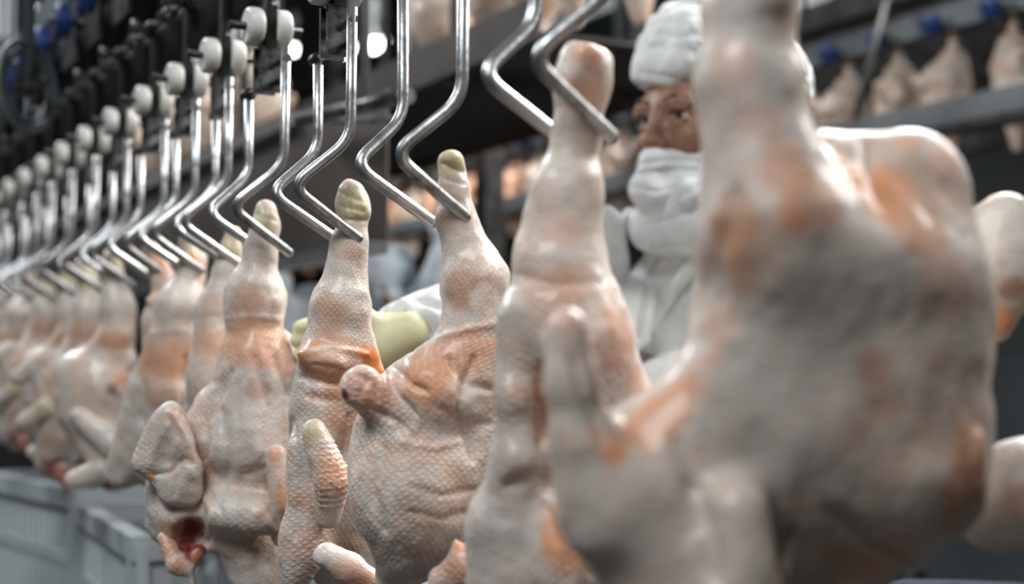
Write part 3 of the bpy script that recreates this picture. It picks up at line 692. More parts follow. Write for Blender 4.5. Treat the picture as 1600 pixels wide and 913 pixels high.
H0['D'] = carcass('sharp carcass with wrinkled yellow knuckle and bright orange skin web', (548, 362), 1.447, .0024, [
    ('c', 549, 300, 0, 19, 553, 325, 0, 25, .006), ('e', 551, 318, 0, 27, 36, 26, 4, .006), ('c', 553, 335, 0, 23, 546, 382, 0, 24, .006), ('c', 546, 382, 0, 25, 532, 480, 0, 45, .012), ('c', 532, 480, 0, 45, 529, 540, 0, 50),
    ('c', 524, 556, 0, 54, 520, 640, .01, 66, .01), ('e', 530, 740, .04, 82, 190, 90, 0, .02), ('e', 512, 562, -.02, 46, 28, 44, -12, .008),
    ('c', 568, 532, .0, 14, 588, 582, .0, 13, .012), ('c', 482, 700, -.02, 30, 478, 860, -.02, 34, .02), ('c', 468, 840, -.02, 26, 462, 905, -.02, 22, .02),
    ('C', 582, 850, -.12, 12, 640, 870, -.1, 16, .02),
], [(551, 305, 34, 'y', .95), (548, 345, 15, 'y', .5), (548, 385, 22, 'o', .35), (500, 480, 36, 'd', .55), (535, 500, 30, 'd', .35), (545, 440, 30, 'w', .5), (505, 553, 52, 'o', .9, 2.2, -4), (560, 560, 30, 'p', .8), (590, 575, 26, 'O', 1, 1.8, -60), (578, 550, 18, 'O', .8),  # web is orange skin, painted brighter for light shining through from behind
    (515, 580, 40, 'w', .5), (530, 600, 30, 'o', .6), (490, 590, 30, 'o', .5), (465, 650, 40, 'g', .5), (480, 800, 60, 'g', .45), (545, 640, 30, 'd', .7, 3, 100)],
    [('wing', [('c', 490, 676, -.05, 21, 520, 752, -.055, 27, .01), ('c', 520, 752, -.055, 27, 512, 805, -.04, 22, .01)], [(488, 668, 24, 'y', .8), (522, 730, 40, 'p', .9), (530, 760, 40, 'o', .5)], None, {'folds': [([(500, 692 + 9 * i), (520 + i, 690 + 9 * i), (545, 684 + 9 * i)], 2.6, .0022) for i in range(12)]}),
     ('wing', [('c', 512, 868, -.09, 22, 545, 890, -.09, 24, .01), ('c', 545, 890, -.09, 24, 585, 912, -.085, 22, .01)], [(560, 895, 34, 'p', .9), (580, 900, 18, 'o', .8), (510, 865, 20, 'w', .6)], None)],
    seed=5, rough=.0042, rscale=34, fol=1.0, folds=[
    ([(466, 554), (520, 543), (575, 554)], 5, .0025), ([(470, 590), (520, 600), (570, 596)], 7, -.004), ([(480, 620), (530, 628)], 7, -.003), ([(490, 570), (540, 580)], 5, -.0025), ([(455, 660), (470, 760), (462, 840)], 9, -.004), ([(545, 650), (535, 720)], 8, -.003), ([(528, 300), (562, 312)], 3, -.0025), ([(530, 322), (570, 330)], 3, -.0025), ([(531, 342), (575, 345)], 3, -.003), ([(540, 290), (548, 335)], 3, -.002)])

H0['E'] = carcass('carcass showing its red neck opening and a raised wing flap', (410, 380), 1.636, .0026, [
    ('c', 417, 326, 0, 16, 416, 355, 0, 20, .006), ('c', 416, 355, 0, 20, 409, 390, 0, 22, .006), ('c', 409, 390, 0, 22, 398, 465, 0, 44, .012), ('c', 398, 465, 0, 44, 396, 490, 0, 46),
    ('c', 396, 512, 0, 43, 402, 580, 0, 58, .006), ('c', 402, 580, 0, 58, 390, 690, .0, 84, .02), ('e', 388, 715, .03, 84, 130, 80, 0, .02),
    ('c', 340, 640, .0, 36, 300, 730, .0, 50, .02), ('c', 372, 790, .0, 72, 405, 880, .0, 50, .02), ('c', 405, 870, 0, 44, 415, 940, 0, 38, .02), ('c', 440, 540, .02, 22, 445, 600, .03, 30, .015),
    ('e', 300, 810, -.01, 62, 62, 55, 10, .012), ('E', 299, 850, -.06, 38, 42, 52, 10, .006), ('c', 262, 760, 0, 34, 255, 820, 0, 26, .015),
    ('c', 352, 800, -.05, 30, 405, 806, -.06, 28, .012), ('c', 405, 806, -.06, 28, 430, 826, -.06, 9, .012),
], [(417, 335, 28, 'y', .85), (425, 355, 14, 'y', .6), (412, 330, 10, 'w', .5), (375, 455, 34, 'd', .55), (405, 470, 24, 'd', .5), (392, 518, 46, 'o', .75, 2.5, 0), (440, 545, 30, 'p', .8), (455, 570, 20, 'p', .7), (310, 720, 26, 'd', .7), (300, 690, 20, 'd', .5),
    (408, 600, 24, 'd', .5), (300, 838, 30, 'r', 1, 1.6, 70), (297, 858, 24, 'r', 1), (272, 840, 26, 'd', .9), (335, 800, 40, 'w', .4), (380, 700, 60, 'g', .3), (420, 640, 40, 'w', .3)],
    [('wing', [('c', 265, 648, -.045, 13, 224, 722, -.05, 11, .02), ('c', 266, 648, -.05, 14, 303, 725, -.055, 11, .02), ('e', 258, 705, -.048, 40, 54, 12, -12, .015), ('c', 224, 724, -.05, 11, 244, 740, -.05, 10, .015), ('c', 298, 736, -.055, 17, 266, 768, -.045, 22, .012), ('e', 284, 758, -.05, 32, 36, 20, 30, .01)],
      [(268, 645, 20, 'p', .7), (240, 700, 40, 'g', .4), (290, 715, 18, 'd', .5), (241, 742, 9, 'o', .9)], None, {'folds': [([(268, 645), (292, 685), (306, 725)], 4, .004), ([(240, 742), (265, 738), (285, 716), (303, 724)], 4, -.006), ([(262, 665), (240, 700), (232, 728)], 8, .003), ([(278, 690), (268, 715)], 6, .002), ([(276, 745), (272, 775)], 4, -.003)]}),
     ('wing', [('c', 432, 712, -.06, 17, 446, 785, -.06, 22, .01), ('c', 446, 785, -.06, 22, 440, 840, -.05, 17, .01)], [(428, 706, 18, 'o', .7), (455, 760, 26, 'o', .8, 2, 90), (440, 740, 22, 'w', .4)], None),
     ('neck_flesh', [('c', 258, 842, -.035, 13, 276, 884, -.05, 12, .012), ('c', 276, 884, -.05, 12, 292, 888, -.05, 8, .01), ('c', 312, 862, -.035, 10, 292, 886, -.045, 8, .01), ('c', 298, 886, -.05, 4, 303, 925, -.05, 3, .004)],
      [(262, 850, 26, 'o', .8), (282, 884, 18, 'o', .9), (300, 845, 34, 'r', 1), (312, 868, 12, 'o', .7)], 'orange neck flesh')],
    seed=6, rough=.0045, rscale=34, fol=1.0, folds=[
    ([(350, 499), (395, 494), (440, 499)], 3.5, .0012), ([(360, 580), (320, 660), (318, 720)], 8, -.005), ([(400, 560), (420, 640), (410, 720)], 9, -.003), ([(430, 560), (450, 620)], 7, -.003), ([(345, 640), (360, 720), (345, 780)], 8, -.003), ([(380, 740), (420, 730)], 7, -.003), ([(316, 770), (330, 800), (325, 840)], 5, .003), ([(330, 770), (345, 800)], 5, -.003), ([(370, 600), (372, 660)], 6, -.002), ([(400, 335), (432, 345)], 3, -.002), ([(410, 318), (416, 360)], 3, -.002)])

H0['F'] = carcass('narrow carcass half hidden behind the raised wing flap carcass', (357, 405), 1.785, .0032, [
    ('c', 364, 364, 0, 14, 361, 392, 0, 18, .006), ('c', 361, 392, 0, 18, 354, 420, 0, 18, .006), ('c', 354, 420, 0, 18, 337, 485, 0, 33, .012), ('c', 336, 510, 0, 33, 340, 590, 0, 44, .006),
    ('c', 340, 590, .01, 44, 345, 660, .03, 62, .02), ('e', 348, 720, .05, 66, 120, 70, 0, .02)],
    [(363, 372, 26, 'y', .95), (330, 470, 22, 'd', .4), (335, 530, 30, 'o', .6, 2.2, 0), (340, 505, 14, 'w', .6)], seed=7, fol=.8)

H0['G'] = carcass('carcass with a broad orange band under its drumstick', (300, 418), 1.934, .0034, [
    ('c', 292, 376, 0, 15, 297, 405, 0, 19, .006), ('c', 297, 405, 0, 19, 297, 422, 0, 18, .006), ('c', 297, 422, 0, 18, 284, 475, 0, 37, .012), ('c', 284, 475, 0, 37, 277, 500, 0, 38),
    ('c', 274, 522, 0, 39, 258, 600, .0, 50, .006), ('e', 262, 660, .03, 60, 110, 70, -6, .02), ('c', 225, 600, .01, 20, 215, 660, .01, 28, .02), ('c', 205, 700, .02, 30, 190, 740, .03, 26, .02), ('c', 315, 400, .02, 9, 312, 440, .02, 10, .01)],
    [(293, 385, 22, 'y', .6), (268, 535, 44, 'd', .85, 2.2, -5), (295, 560, 34, 'd', .7), (265, 600, 40, 'd', .5), (312, 400, 20, 'O', .7), (275, 450, 30, 'w', .5), (270, 505, 30, 'g', .5, 2.5, 0)], seed=8, fol=.6, folds=[([(232, 522), (270, 516), (310, 518)], 4, .001), ([(225, 600), (222, 660)], 7, -.004), ([(290, 560), (285, 640)], 8, -.004)])

H0['H'] = carcass('thin orange carcass seen only as a leg behind the orange-banded one', (255, 428), 2.09, .0038, [
    ('c', 236, 388, 0, 13, 246, 415, 0, 16, .006), ('c', 246, 415, 0, 15, 256, 440, 0, 17, .006), ('c', 256, 440, 0, 17, 252, 500, 0, 26, .012), ('c', 252, 500, 0, 28, 262, 580, .02, 40), ('e', 272, 650, .06, 52, 95, 55, 0, .02), ('c', 240, 465, -.02, 7, 236, 470, -.02, 9, .01)],
    [(240, 400, 30, 'o', .7), (256, 420, 20, 'o', .6), (250, 450, 20, 'p', .6)], seed=9, fol=.4)

H0['I'] = carcass('blurred carcass with white rounded drumstick beside a gap of grey background', (176, 425), 2.275, .004, [
    ('c', 174, 402, 0, 13, 176, 425, 0, 14, .006), ('c', 176, 425, 0, 14, 183, 480, 0, 27, .012), ('c', 183, 480, 0, 27, 184, 515, 0, 28), ('c', 180, 532, 0, 30, 165, 600, 0, 46, .008),
    ('e', 150, 620, .01, 60, 82, 60, 10, .02), ('c', 108, 580, .0, 20, 125, 640, .0, 36, .02), ('c', 165, 690, .0, 42, 180, 740, .0, 30, .02), ('c', 205, 560, -.01, 9, 185, 610, -.02, 18, .012), ('C', 186, 760, -.03, 14, 180, 790, -.04, 12, .008)],
    [(174, 408, 20, 'y', .9), (186, 530, 26, 'd', .9, 1.8, 0), (182, 605, 18, 'k', .8), (195, 590, 20, 'o', .8), (205, 575, 12, 'r', .5), (186, 755, 22, 'r', 1), (160, 560, 30, 'w', .5), (150, 640, 40, 'b', .6)],
    [('wing', [('c', 122, 650, -.05, 14, 175, 690, -.05, 24, .012), ('c', 115, 750, -.05, 15, 160, 735, -.04, 20, .012)], [(140, 660, 40, 'w', .5)], None)], seed=10, rough=.006, rscale=24, fol=.4)

H0['J'] = carcass('blurred carcass with long yellow shank, next left of the white rounded drumstick', (141, 440), 2.44, .0045, [
    ('c', 128, 415, 0, 12, 140, 440, 0, 13, .006), ('c', 140, 440, 0, 13, 138, 480, 0, 23, .012), ('c', 138, 480, 0, 23, 134, 515, 0, 25), ('c', 132, 525, 0, 26, 120, 590, 0, 42, .008),
    ('e', 105, 630, .0, 52, 70, 55, 8, .02), ('c', 70, 560, -.02, 14, 30, 590, -.02, 16, .012), ('c', 95, 680, 0, 40, 85, 720, 0, 30, .02), ('C', 95, 735, -.03, 13, 92, 760, -.03, 12, .008)],
    [(132, 425, 26, 'y', .9), (132, 520, 24, 'd', .7, 1.8, 0), (95, 570, 24, 'O', .7), (82, 590, 30, 'd', .9), (75, 640, 26, 'y', .7), (95, 735, 22, 'r', .9), (70, 700, 30, 'd', .5)],
    [('wing', [('c', 35, 660, -.05, 12, 75, 635, -.05, 14, .012), ('c', 75, 635, -.05, 14, 115, 650, -.04, 16, .012), ('c', 115, 650, -.04, 16, 125, 690, -.04, 10, .012)], [(75, 630, 24, 'y', .8), (110, 645, 18, 'o', .6)], None),
     ('neck_flesh', [('c', 95, 730, -.02, 12, 108, 765, -.03, 8, .008), ('c', 82, 728, -.02, 9, 90, 750, -.03, 7, .008)], [(95, 740, 40, 'r', .9)], 'dark red neck flesh')], seed=11, rough=.006, rscale=24, fol=.4)

# the far end of the row: copies of three of the blurred ones, each turned and scaled a little
FARL = ['fifteenth', 'sixteenth']
far_words = {15: 'eleventh', 16: 'twelfth', 17: 'thirteenth', 18: 'fourteenth', 19: 'fifteenth', 20: 'sixteenth', 21: 'seventeenth'}
for n in range(15, 22):
    src = H0[['I', 'J', 'G'][n % 3]]
    o = copy_tree(src); x = -400 + 7580.0 / n
    o.location = at(x, 443 + (n - 15) * 5, zn(n)); o.rotation_euler = (0, 0, random.uniform(-.5, .7)); o.scale = (random.uniform(.92, 1.05),) * 3
    o['label'] = 'blurred carcass at the far left, %s of the row counted from the right' % far_words[n]
    H0[n] = o
# ------------------------------------------------------------------ hooks and trolleys of the near line
UPV = np.array([0, 0, 1.0])
def hook_points(side, sep, ext=0.0):
    f = lambda d, t, h: DL * d * sep - BL * t + UPV * (h - (ext if h < -.05 else 0))
    return fillet([f(side * .05, 0, .024 if side < 0 else -.010), f(side * .048, 0, -.108), f(side * .034, .057, -.157), f(side * .026, -.0175, -.2045)], .02, 6)
def make_hook(org, sep=1.0, yaw=0.0, label='', tilt=0.0, scale=1.0, ext=0.0):
    root = empty('hook_shackle', org, label, 'hook', 'steel hooks of the near line'); root.rotation_euler = (tilt, 0, yaw); root.scale = (scale,) * 3
    for sd in (1, -1):
        hpnt = hook_points(sd, sep, ext); e = hpnt[-1] - hpnt[-2]; e /= np.linalg.norm(e); o = MB().tube(hpnt + [hpnt[-1] + e * .0025, hpnt[-1] + e * .0042], [.0054] * len(hpnt) + [.0043, .0022], 14).build('hook_rod', STEEL, root)
    MB().tube([DL * .052 * sep + UPV * -.01, DL * -.05 * sep + UPV * -.01], .0042, 10).build('cross_bar', WORN, root)
    MB().tube([DL * .062 * sep + UPV * -.01, DL * .045 * sep + UPV * -.01], .0075, 12).build('collar', DARK, root)
    MB().tube([DL * .004 + UPV * .012, DL * -.055 * sep + UPV * .012], .0048, 10).build('pivot_pin', WORN, root)
    MB().box(DL * .008 + UPV * .008, (.005, .026, .052), [DL, BL, UPV]).box(DL * -.012 + UPV * .008, (.005, .026, .052), [DL, BL, UPV]).build('bracket', WORN, root)
    return root
def make_trolley(org, label):
    root = empty('line_trolley', org, label, 'trolley', 'trolleys of the near line')
    MB().box(UPV * .10, (.016, .006, .15), [DL, BL, UPV]).build('stem', DARK, root)
    MB().lathe(UPV * .168, -BL, [(-.02, .006), (.02, .006), (.024, .011), (.032, .011), (.034, .006)], 10).build('chain_pin', WORN, root)
    MB().tube([UPV * .058 - BL * .046, UPV * .058 + BL * .042], .0048, 8).build('axle', DARK, root)
    MB().lathe(UPV * .058, BL, [(-.008, .012), (.008, .012)], 14).box(UPV * .058, (.03, .012, .05), [DL, BL, UPV]).build('clevis', DARK, root)
    for sd in (-1, 1):
        MB().lathe(UPV * .058 + BL * .0165 * sd, BL, [(-.0092, .0190), (-.008, .0212), (-.006, .0224), (-.003, .0228), (.003, .0228), (.006, .0224), (.008, .0212), (.0092, .0190)], 26).build('wheel', NYLON, root)
    return root
EN = {'A': 'first', 'B': 'second', 'C': 'third', 'D': 'fourth', 'E': 'fifth', 'F': 'sixth', 'G': 'seventh', 'H': 'eighth', 'I': 'ninth', 'J': 'tenth'}
HK = {'A': (4.85, 1, 0), 'B': (5.86, 1.0, .05), 'C': (7.06, 1.12, .06), 'D': (8.24, .95, 0), 'E': (9.32, 1.15, .05), 'F': (10.2, .85, -.1), 'G': (11.05, 1, 0), 'H': (11.95, 1, .1), 'I': (13, 1, 0), 'J': (14, 1, -.1)}
what = {'A': 'steel hook above the frame holding the nearest carcass', 'B': 'thick blurred hook holding the flat-cut stump leg', 'C': 'shiny bent hook holding the broad-breasted carcass', 'D': 'sharp hook holding the carcass with the orange skin web',
        'E': 'hook under the nearest white wheels, holding the raised wing flap carcass', 'F': 'hook holding the narrow half-hidden carcass', 'G': 'hook holding the orange-banded carcass', 'H': 'hook holding the thin orange leg', 'I': 'blurred hook holding the white rounded drumstick', 'J': 'blurred hook next left of the one with the white drumstick'}
def pivot(n): return wp(n * PITCH_M, 0, HT + .332)
DH = {'A': .16, 'B': .036, 'C': .035}
for k, (n, sep, yaw) in HK.items():
    c = pivot(n) + UPV * DH.get(k, 0)
    make_hook(c, sep, yaw, what[k], ext=DH.get(k, 0) if k == 'C' else 0)
    make_trolley(c, 'trolley with two white wheels above the hook, %s of the row from the right' % EN[k])
hI = [o for o in COL.objects if o.get('label') == what['I']][0]
tI = [o for o in COL.objects if o.get('label', '').endswith('ninth of the row from the right') and o['category'] == 'trolley'][0]
for n in range(15, 22):
    o = copy_tree(hI); o.location = pivot(n); o.rotation_euler = (0, 0, random.uniform(-.15, .15)); o['label'] = 'blurred hook at the far left, %s of the row counted from the right' % far_words[n]
    o = copy_tree(tI); o.location = pivot(n); o['label'] = 'blurred white-wheeled trolley at the far left, %s counted from the right' % far_words[n]
for o in (make_hook(at(1694, -565, 1.02), 1, 0, 'hook above the frame at the right edge'),): pass
# ------------------------------------------------------------------ rows of carcasses in the background
def small_carcass(kind):
    """a carcass about 0.38 m tall hung by one leg, origin at the hook"""
    root = empty('chicken_carcass', (0, 0, 0), 'x', 'chicken')
    v = lambda a, b, c: np.array([a, b, c], float)
    E3 = np.eye(3)
    pr = [('c', v(0, 0, .02), v(0, 0, -.01), .015, .013, .01), ('c', v(0, 0, -.01), v(.005, 0, -.045), .014, .03, .012), ('c', v(.0, 0, -.06), v(.015, .0, -.11), .05, .076, .01),
          ('e', v(.025, 0, -.20), (.082, .07, .115), E3, .02), ('c', v(.06, .0, -.08), v(.09, .02, -.13), .024, .034, .02), ('c', v(.08, 0, -.16), v(.12, -.03, -.10), .024, .016, .012),
          ('c', v(-.03, -.02, -.25), v(-.075, -.04, -.18), .022, .015, .012), ('c', v(.02, 0, -.29), v(.02, 0, -.36), .034, .02, .02)]
    F, lo = field(pr, .006, .006, 30, kind + 40); P, Q = surface_nets(F, lo, .006); P = relax(P, Q, 1, .4)
    nb = vnoise(P, 26, kind)[:, None]; tgt = [(.56, .49, .43), (.56, .46, .38), (.58, .36, .26)][kind]
    C = np.clip(np.array(tgt) * (.7 + .6 * nb), 0, 1); t = np.clip((vnoise(P, 34, kind + 9) - .52) * 5, 0, 1)[:, None] * .8
    C = C * (1 - t) + np.array([(.56, .33, .22), (.6, .46, .37), (.66, .28, .13)][kind]) * t
    me = mesh_from(P, Q, 'carcass_body'); set_attr(me, C, np.full(len(P), .3)); link('carcass_body', me, SKIN, root)
    return root
SM = [small_carcass(k) for k in range(3)]; first = [True] * 3
def small_hook():
    root = empty('hook_shackle', (0, 0, 0), 'x', 'hook')
    for sd in (1, -1): MB().tube([p + BL * .004 + UPV * .20 for p in hook_points(sd, .9)], .005, 8).build('hook_rod', STEEL, root)
    MB().tube([DL * .05 + UPV * .19, DL * -.05 + UPV * .19], .004, 6).build('cross_bar', WORN, root)
    MB().box(UPV * .28, (.02, .008, .22), [DL, BL, UPV]).build('stem', DARK, root)
    return root
SH = small_hook(); shf = True
def back_row(n0, n1, lat, h, label, group, hlabel, hgroup, pick, sc=1.0, skip=lambda n: False):
    global shf
    for n in range(n0, n1):
        if skip(n): continue
        k = pick(n); o = copy_tree(SM[k]) if not first[k] else SM[k]; first[k] = False
        c = wp(n * PITCH_M, lat, h); o.location = c; o.rotation_euler = (0, 0, random.uniform(0, 6.28)); o.scale = (sc * random.uniform(.92, 1.08),) * 3
        o['label'] = label(n); o['group'] = group
        q = copy_tree(SH) if not shf else SH; shf = False
        q.location = c; q['label'] = hlabel(n); q['group'] = hgroup
def lab_up(w): return lambda n: ('%s above the dark drip tray, %s of its row from the right' % (w, ORD[n - 13]) if n < 18 else '%s far along the upper row, left of the steel pipe' % w)
def lab_bk(w): return lambda n: ('%s of the back row at right, %s counted from the right' % (w, ORD[n - 11]) if n < 22 else '%s of the back row, left of the masked worker' % w)
back_row(13, 32, .98, HT + 1.06, lab_up('white blurred carcass'), 'carcasses of the upper row', lab_up('blurred hook'), 'hooks of the upper row', lambda n: [0, 0, 1][n % 3] if n < 22 else 1, 1.0, lambda n: 17 < n < 24)
back_row(11, 46, TR, HT + .84, lab_bk('blurred carcass'), 'carcasses of the back row', lab_bk('dark hook'), 'hooks of the back row', lambda n: [0, 1, 0][n % 3] if n < 24 else 1 + n % 2, .88)

# ------------------------------------------------------------------ people
def to_mesh(prims, h, rough=0, rscale=30, seed=0, it=1):
    F, lo = field(prims, h, rough, rscale, seed); P, Q = surface_nets(F, lo, h); return relax(P, Q, it, .4), Q
def solid(name, prims, h, mat, parent, org, folds=(), **k):
    P, Q = to_mesh(prims, h, **k)
    if folds: P = crease(P, Q, folds)
    me = mesh_from(P - org, Q, name); return link(name, me, mat, parent)
FACE = mat_noise('weathered_face_skin', (.20, .095, .055), (.30, .15, .095), 35, .5, 0, .15, bscale=250)
FACE.node_tree.nodes['Principled BSDF'].inputs['Subsurface Weight'].default_value = .1
FACE.node_tree.nodes['Principled BSDF'].inputs['Subsurface Scale'].default_value = .01
EYEW = mat_noise('eye_white', (.55, .52, .48), (.62, .60, .56), 20, .2)
IRIS = mat_noise('dark_iris', (.02, .013, .01), (.035, .022, .015), 60, .15)
BROW = mat_noise('dark_hair', (.02, .014, .01), (.05, .035, .025), 200, .7)
HAIR = mat_noise('grey_hair_net', (.05, .055, .06), (.10, .11, .115), 120, .7)
TROU = mat_noise('navy_trousers', (.012, .016, .03), (.02, .026, .045), 30, .8)
BOOT = mat_noise('white_rubber', (.5, .5, .49), (.6, .6, .58), 20, .4)

HZ = 2.1; HO = at(1095, 190, HZ)
yaw = math.atan2(-.64, -.77); fx = np.array([math.cos(yaw), math.sin(yaw), -.06]); fx /= np.linalg.norm(fx)
lx = np.cross([0, 0, 1.0], fx); lx /= np.linalg.norm(lx); ux = np.cross(fx, lx)
AX = np.stack([fx, lx, ux])
def hp(a, b, c): return HO + fx * a + lx * b + ux * c
def hc(a, b, r1, r2, k=.012): return ('c', hp(*a), hp(*b), r1, r2, k)
def he(c, r, k=.015, t='e'): return (t, hp(*c), r, AX, k)
FOOT = np.array([HO[0] + .05, HO[1] + .08, 0.0])
wk = empty('person', FOOT, 'masked worker in white cap and white coat reaching behind the carcasses', 'person')
head = [he((-.015, 0, .045), (.098, .078, .10)), he((.03, 0, -.03), (.066, .062, .095)), he((.035, 0, -.085), (.055, .05, .042), .02),
        hc((.079, -.036, .021), (.079, .036, .021), .014, .014, .014), hc((.084, 0, .014), (.110, 0, -.034), .0085, .0125, .012), hc((.098, .013, -.040), (.098, -.013, -.040), .0105, .0105, .008),
        he((.055, .042, -.032), (.03, .024, .024), .02), he((.055, -.042, -.032), (.03, .024, .024), .02), he((.088, 0, -.072), (.013, .024, .011), .01),
        ('C', hp(.098, .033, .001), hp(.098, .033, .001), .0145, .0145, .008), ('C', hp(.098, -.033, .001), hp(.098, -.033, .001), .0145, .0145, .008),
        he((-.012, .079, -.005), (.022, .009, .032), .008), he((-.012, -.079, -.005), (.022, .009, .032), .008),
        hc((-.02, 0, -.10), (-.045, 0, -.22), .055, .062, .03)]
for s in (1, -1):
    head += [hc((.082, s * .050, .008), (.0885, s * .034, .0125), .0035, .0042, .004), hc((.0885, s * .034, .0125), (.086, s * .019, .006), .0042, .0035, .004),
             hc((.081, s * .048, -.006), (.085, s * .032, -.0105), .003, .0036, .004), hc((.085, s * .032, -.0105), (.085, s * .019, -.002), .0036, .003, .004),
             hc((.078, s * .054, .016), (.088, s * .022, .020), .007, .006, .008)]
    # creases beside the mouth and under the eye
    head += [('C', hp(.104, s * .022, -.036), hp(.088, s * .036, -.064), .0025, .003, .006), ('C', hp(.090, s * .045, -.018), hp(.093, s * .022, -.020), .002, .002, .005)]
head += [('C', hp(.097, -.03, .050), hp(.097, .03, .050), .002, .002, .005)]
hd = solid('head', head, .0026, FACE, wk, FOOT, rough=.0015, rscale=60)
for s in (1, -1):
    b = solid('eyebrow', [hc((.0935, s * .016, .024), (.0905, s * .036, .030), .003, .0032, .004), hc((.0905, s * .036, .028), (.078, s * .056, .022), .0032, .002, .004)], .0018, BROW, wk, FOOT, rough=.002, rscale=200)
    e = MB()._lathe(hp(.074, s * .0325, .001) - FOOT, fx, [(.0122 * math.sin(a), .0122 * math.cos(a)) for a in np.linspace(-1.5, 1.5, 12)], 20).build('eyeball', EYEW, wk)
    g = fx * .8 + lx * .25; g /= np.linalg.norm(g)
    MB()._lathe(hp(.074, s * .0325, .001) + g * .0112 - FOOT, g, [(-.001, .0062), (.0007, .0058), (.0014, .003), (.0016, .0005)], 16).build('iris', IRIS, e)
    MB().tube([hp(.0845, s * .047, .006) - FOOT, hp(.0915, s * .033, .0095) - FOOT, hp(.0885, s * .020, .004) - FOOT], [.001, .0022, .001], 6).build('eyelash', BROW, wk)
# cap
cap = [he((-.012, 0, .100), (.104, .086, .078), .02), ('E', hp(.04, 0, -.060), (.17, .2, .112), AX, .006), he((-.098, .0, .058), (.108, .102, .090), .03),
       hc((.072, -.035, .070), (.072, .035, .074), .022, .022, .03),
       hc((.045, -.03, .140), (.015, .03, .176), .022, .016, .015), hc((.05, .03, .135), (.02, -.04, .165), .018, .014, .012), hc((.06, .05, .118), (.05, -.05, .122), .016, .016, .01),
       ('C', hp(.112, -.06, .108), hp(.112, .07, .112), .004, .004, .012), ('C', hp(.085, -.06, .136), hp(.085, .06, .150), .005, .005, .012), ('C', hp(.05, .085, .15), hp(.0, .06, .19), .008, .01, .015),
       ('C', hp(-.06, .11, .11), hp(-.12, .09, .02), .006, .008, .02), ('C', hp(-.10, .11, .09), hp(-.16, .05, .03), .005, .008, .02)]
solid('cap', cap, .0035, CLOTH, wk, FOOT, rough=.007, rscale=24, seed=3, folds=[([(1000, 114), (1045, 119), (1095, 134)], 3.5, -.0025), ([(1018, 66), (1045, 60), (1090, 74)], 6, .004), ([(1028, 50), (1058, 62), (1085, 52)], 5, -.006), ([(1045, 42), (1062, 60), (1100, 66)], 5, .005), ([(1062, 32), (1080, 52)], 5, -.005), ([(1003, 126), (1045, 131), (1095, 148)], 4, .002), ([(1255, 60), (1262, 120), (1250, 170)], 8, -.006), ([(1240, 110), (1270, 140)], 7, -.005)])
solid('hair_net', [he((-.055, .03, .125), (.072, .07, .06), .02)], .004, HAIR, wk, FOOT, rough=.006, rscale=60)
solid('cap', [he((-.085, .01, .130), (.07, .07, .056), .02)], .004, CLOTH, wk, FOOT, rough=.008, rscale=30, seed=5)
# mask: upper cloth over the nose tip and cheeks, lower cloth tucked round the chin
mk = [he((.040, 0, -.095), (.056, .070, .046), .02), hc((.104, 0, -.060), (.118, -.008, -.102), .014, .017, .02), hc((.118, -.008, -.102), (.095, 0, -.142), .017, .02, .02)] + [hc((.104, 0, -.062), (.030, q * .072, -.052), .013, .013, .022) for q in (1, -1)] + [hc((.110, 0, -.108), (.03, q * .066, -.12), .015, .018, .022) for q in (1, -1)] + []
solid('face_mask', mk, .003, MASK, wk, FOOT, rough=.003, rscale=40, seed=8, folds=[([(994, 258), (1040, 250), (1090, 252)], 3.5, -.0035), ([(990, 274), (1040, 266), (1090, 266)], 3.5, -.003), ([(992, 266), (1040, 258), (1090, 259)], 3, .002), ([(985, 292), (1030, 300), (1060, 290)], 4, -.004)])
mk2 = [he((.028, 0, -.158), (.074, .076, .045), .02), hc((.104, -.02, -.140), (.085, .05, -.112), .014, .015, .02), hc((.085, .05, -.112), (.02, .088, -.072), .015, .013, .02), hc((.100, -.02, -.165), (.0, .086, -.125), .026, .024, .025), hc((.09, -.04, -.15), (.0, -.085, -.12), .02, .02, .025)]
solid('neck_cloth', mk2, .003, MASK, wk, FOOT, rough=.003, rscale=36, seed=9, folds=[([(1000, 322), (1045, 300), (1090, 268)], 4, .004), ([(1005, 336), (1050, 316), (1090, 290)], 5, -.003), ([(1010, 350), (1055, 340), (1095, 325)], 5, -.004)])
# coat with the far arm stretched to the left
zc = 2.13
coat = prims_px([('c', 1080, 350, 0, 62, 1090, 420, 0, 84, .02), ('c', 1005, 470, .02, 58, 1215, 430, .06, 72, .03), ('e', 1105, 600, .04, 165, 260, 125, 0, .04), ('c', 1110, 700, .04, 190, 1115, 1050, .05, 225, .05),
                 ('c', 1008, 480, 0, 60, 890, 555, -.18, 60, .03), ('c', 890, 555, -.18, 58, 760, 530, -.36, 62, .02), ('c', 760, 530, -.36, 62, 690, 515, -.42, 62, .02), ('c', 690, 515, -.42, 60, 628, 512, -.455, 44, .02),
                 ('c', 1220, 440, .05, 66, 1230, 660, -.1, 60, .03), ('c', 1230, 660, -.1, 58, 1080, 640, -.30, 50, .02), ('c', 1060, 585, -.1, 40, 960, 640, -.14, 44, .02)], zc)
F, lo = field(coat, .006, 0, 1, 0)
G = np.stack(np.meshgrid(*[lo[i] + np.arange(F.shape[i]) * .006 for i in range(3)], indexing='ij'), -1).astype(np.float32)
near = np.abs(F) < .03; X = G[near]; e1 = RV * .42 + UV * .9; e2 = RV * .9 - UV * .42
Y = np.stack([X @ e1 * 5, X @ e2 * 34, X @ FV * 16], -1)
F[near] += (.020 * (vnoise(Y, 1.0, 2) - .5) + .010 * (vnoise(Y * 2.1, 1.0, 4) - .5)).astype(np.float32)
P, Q = surface_nets(F, lo, .006); P = relax(P, Q, 1, .4)
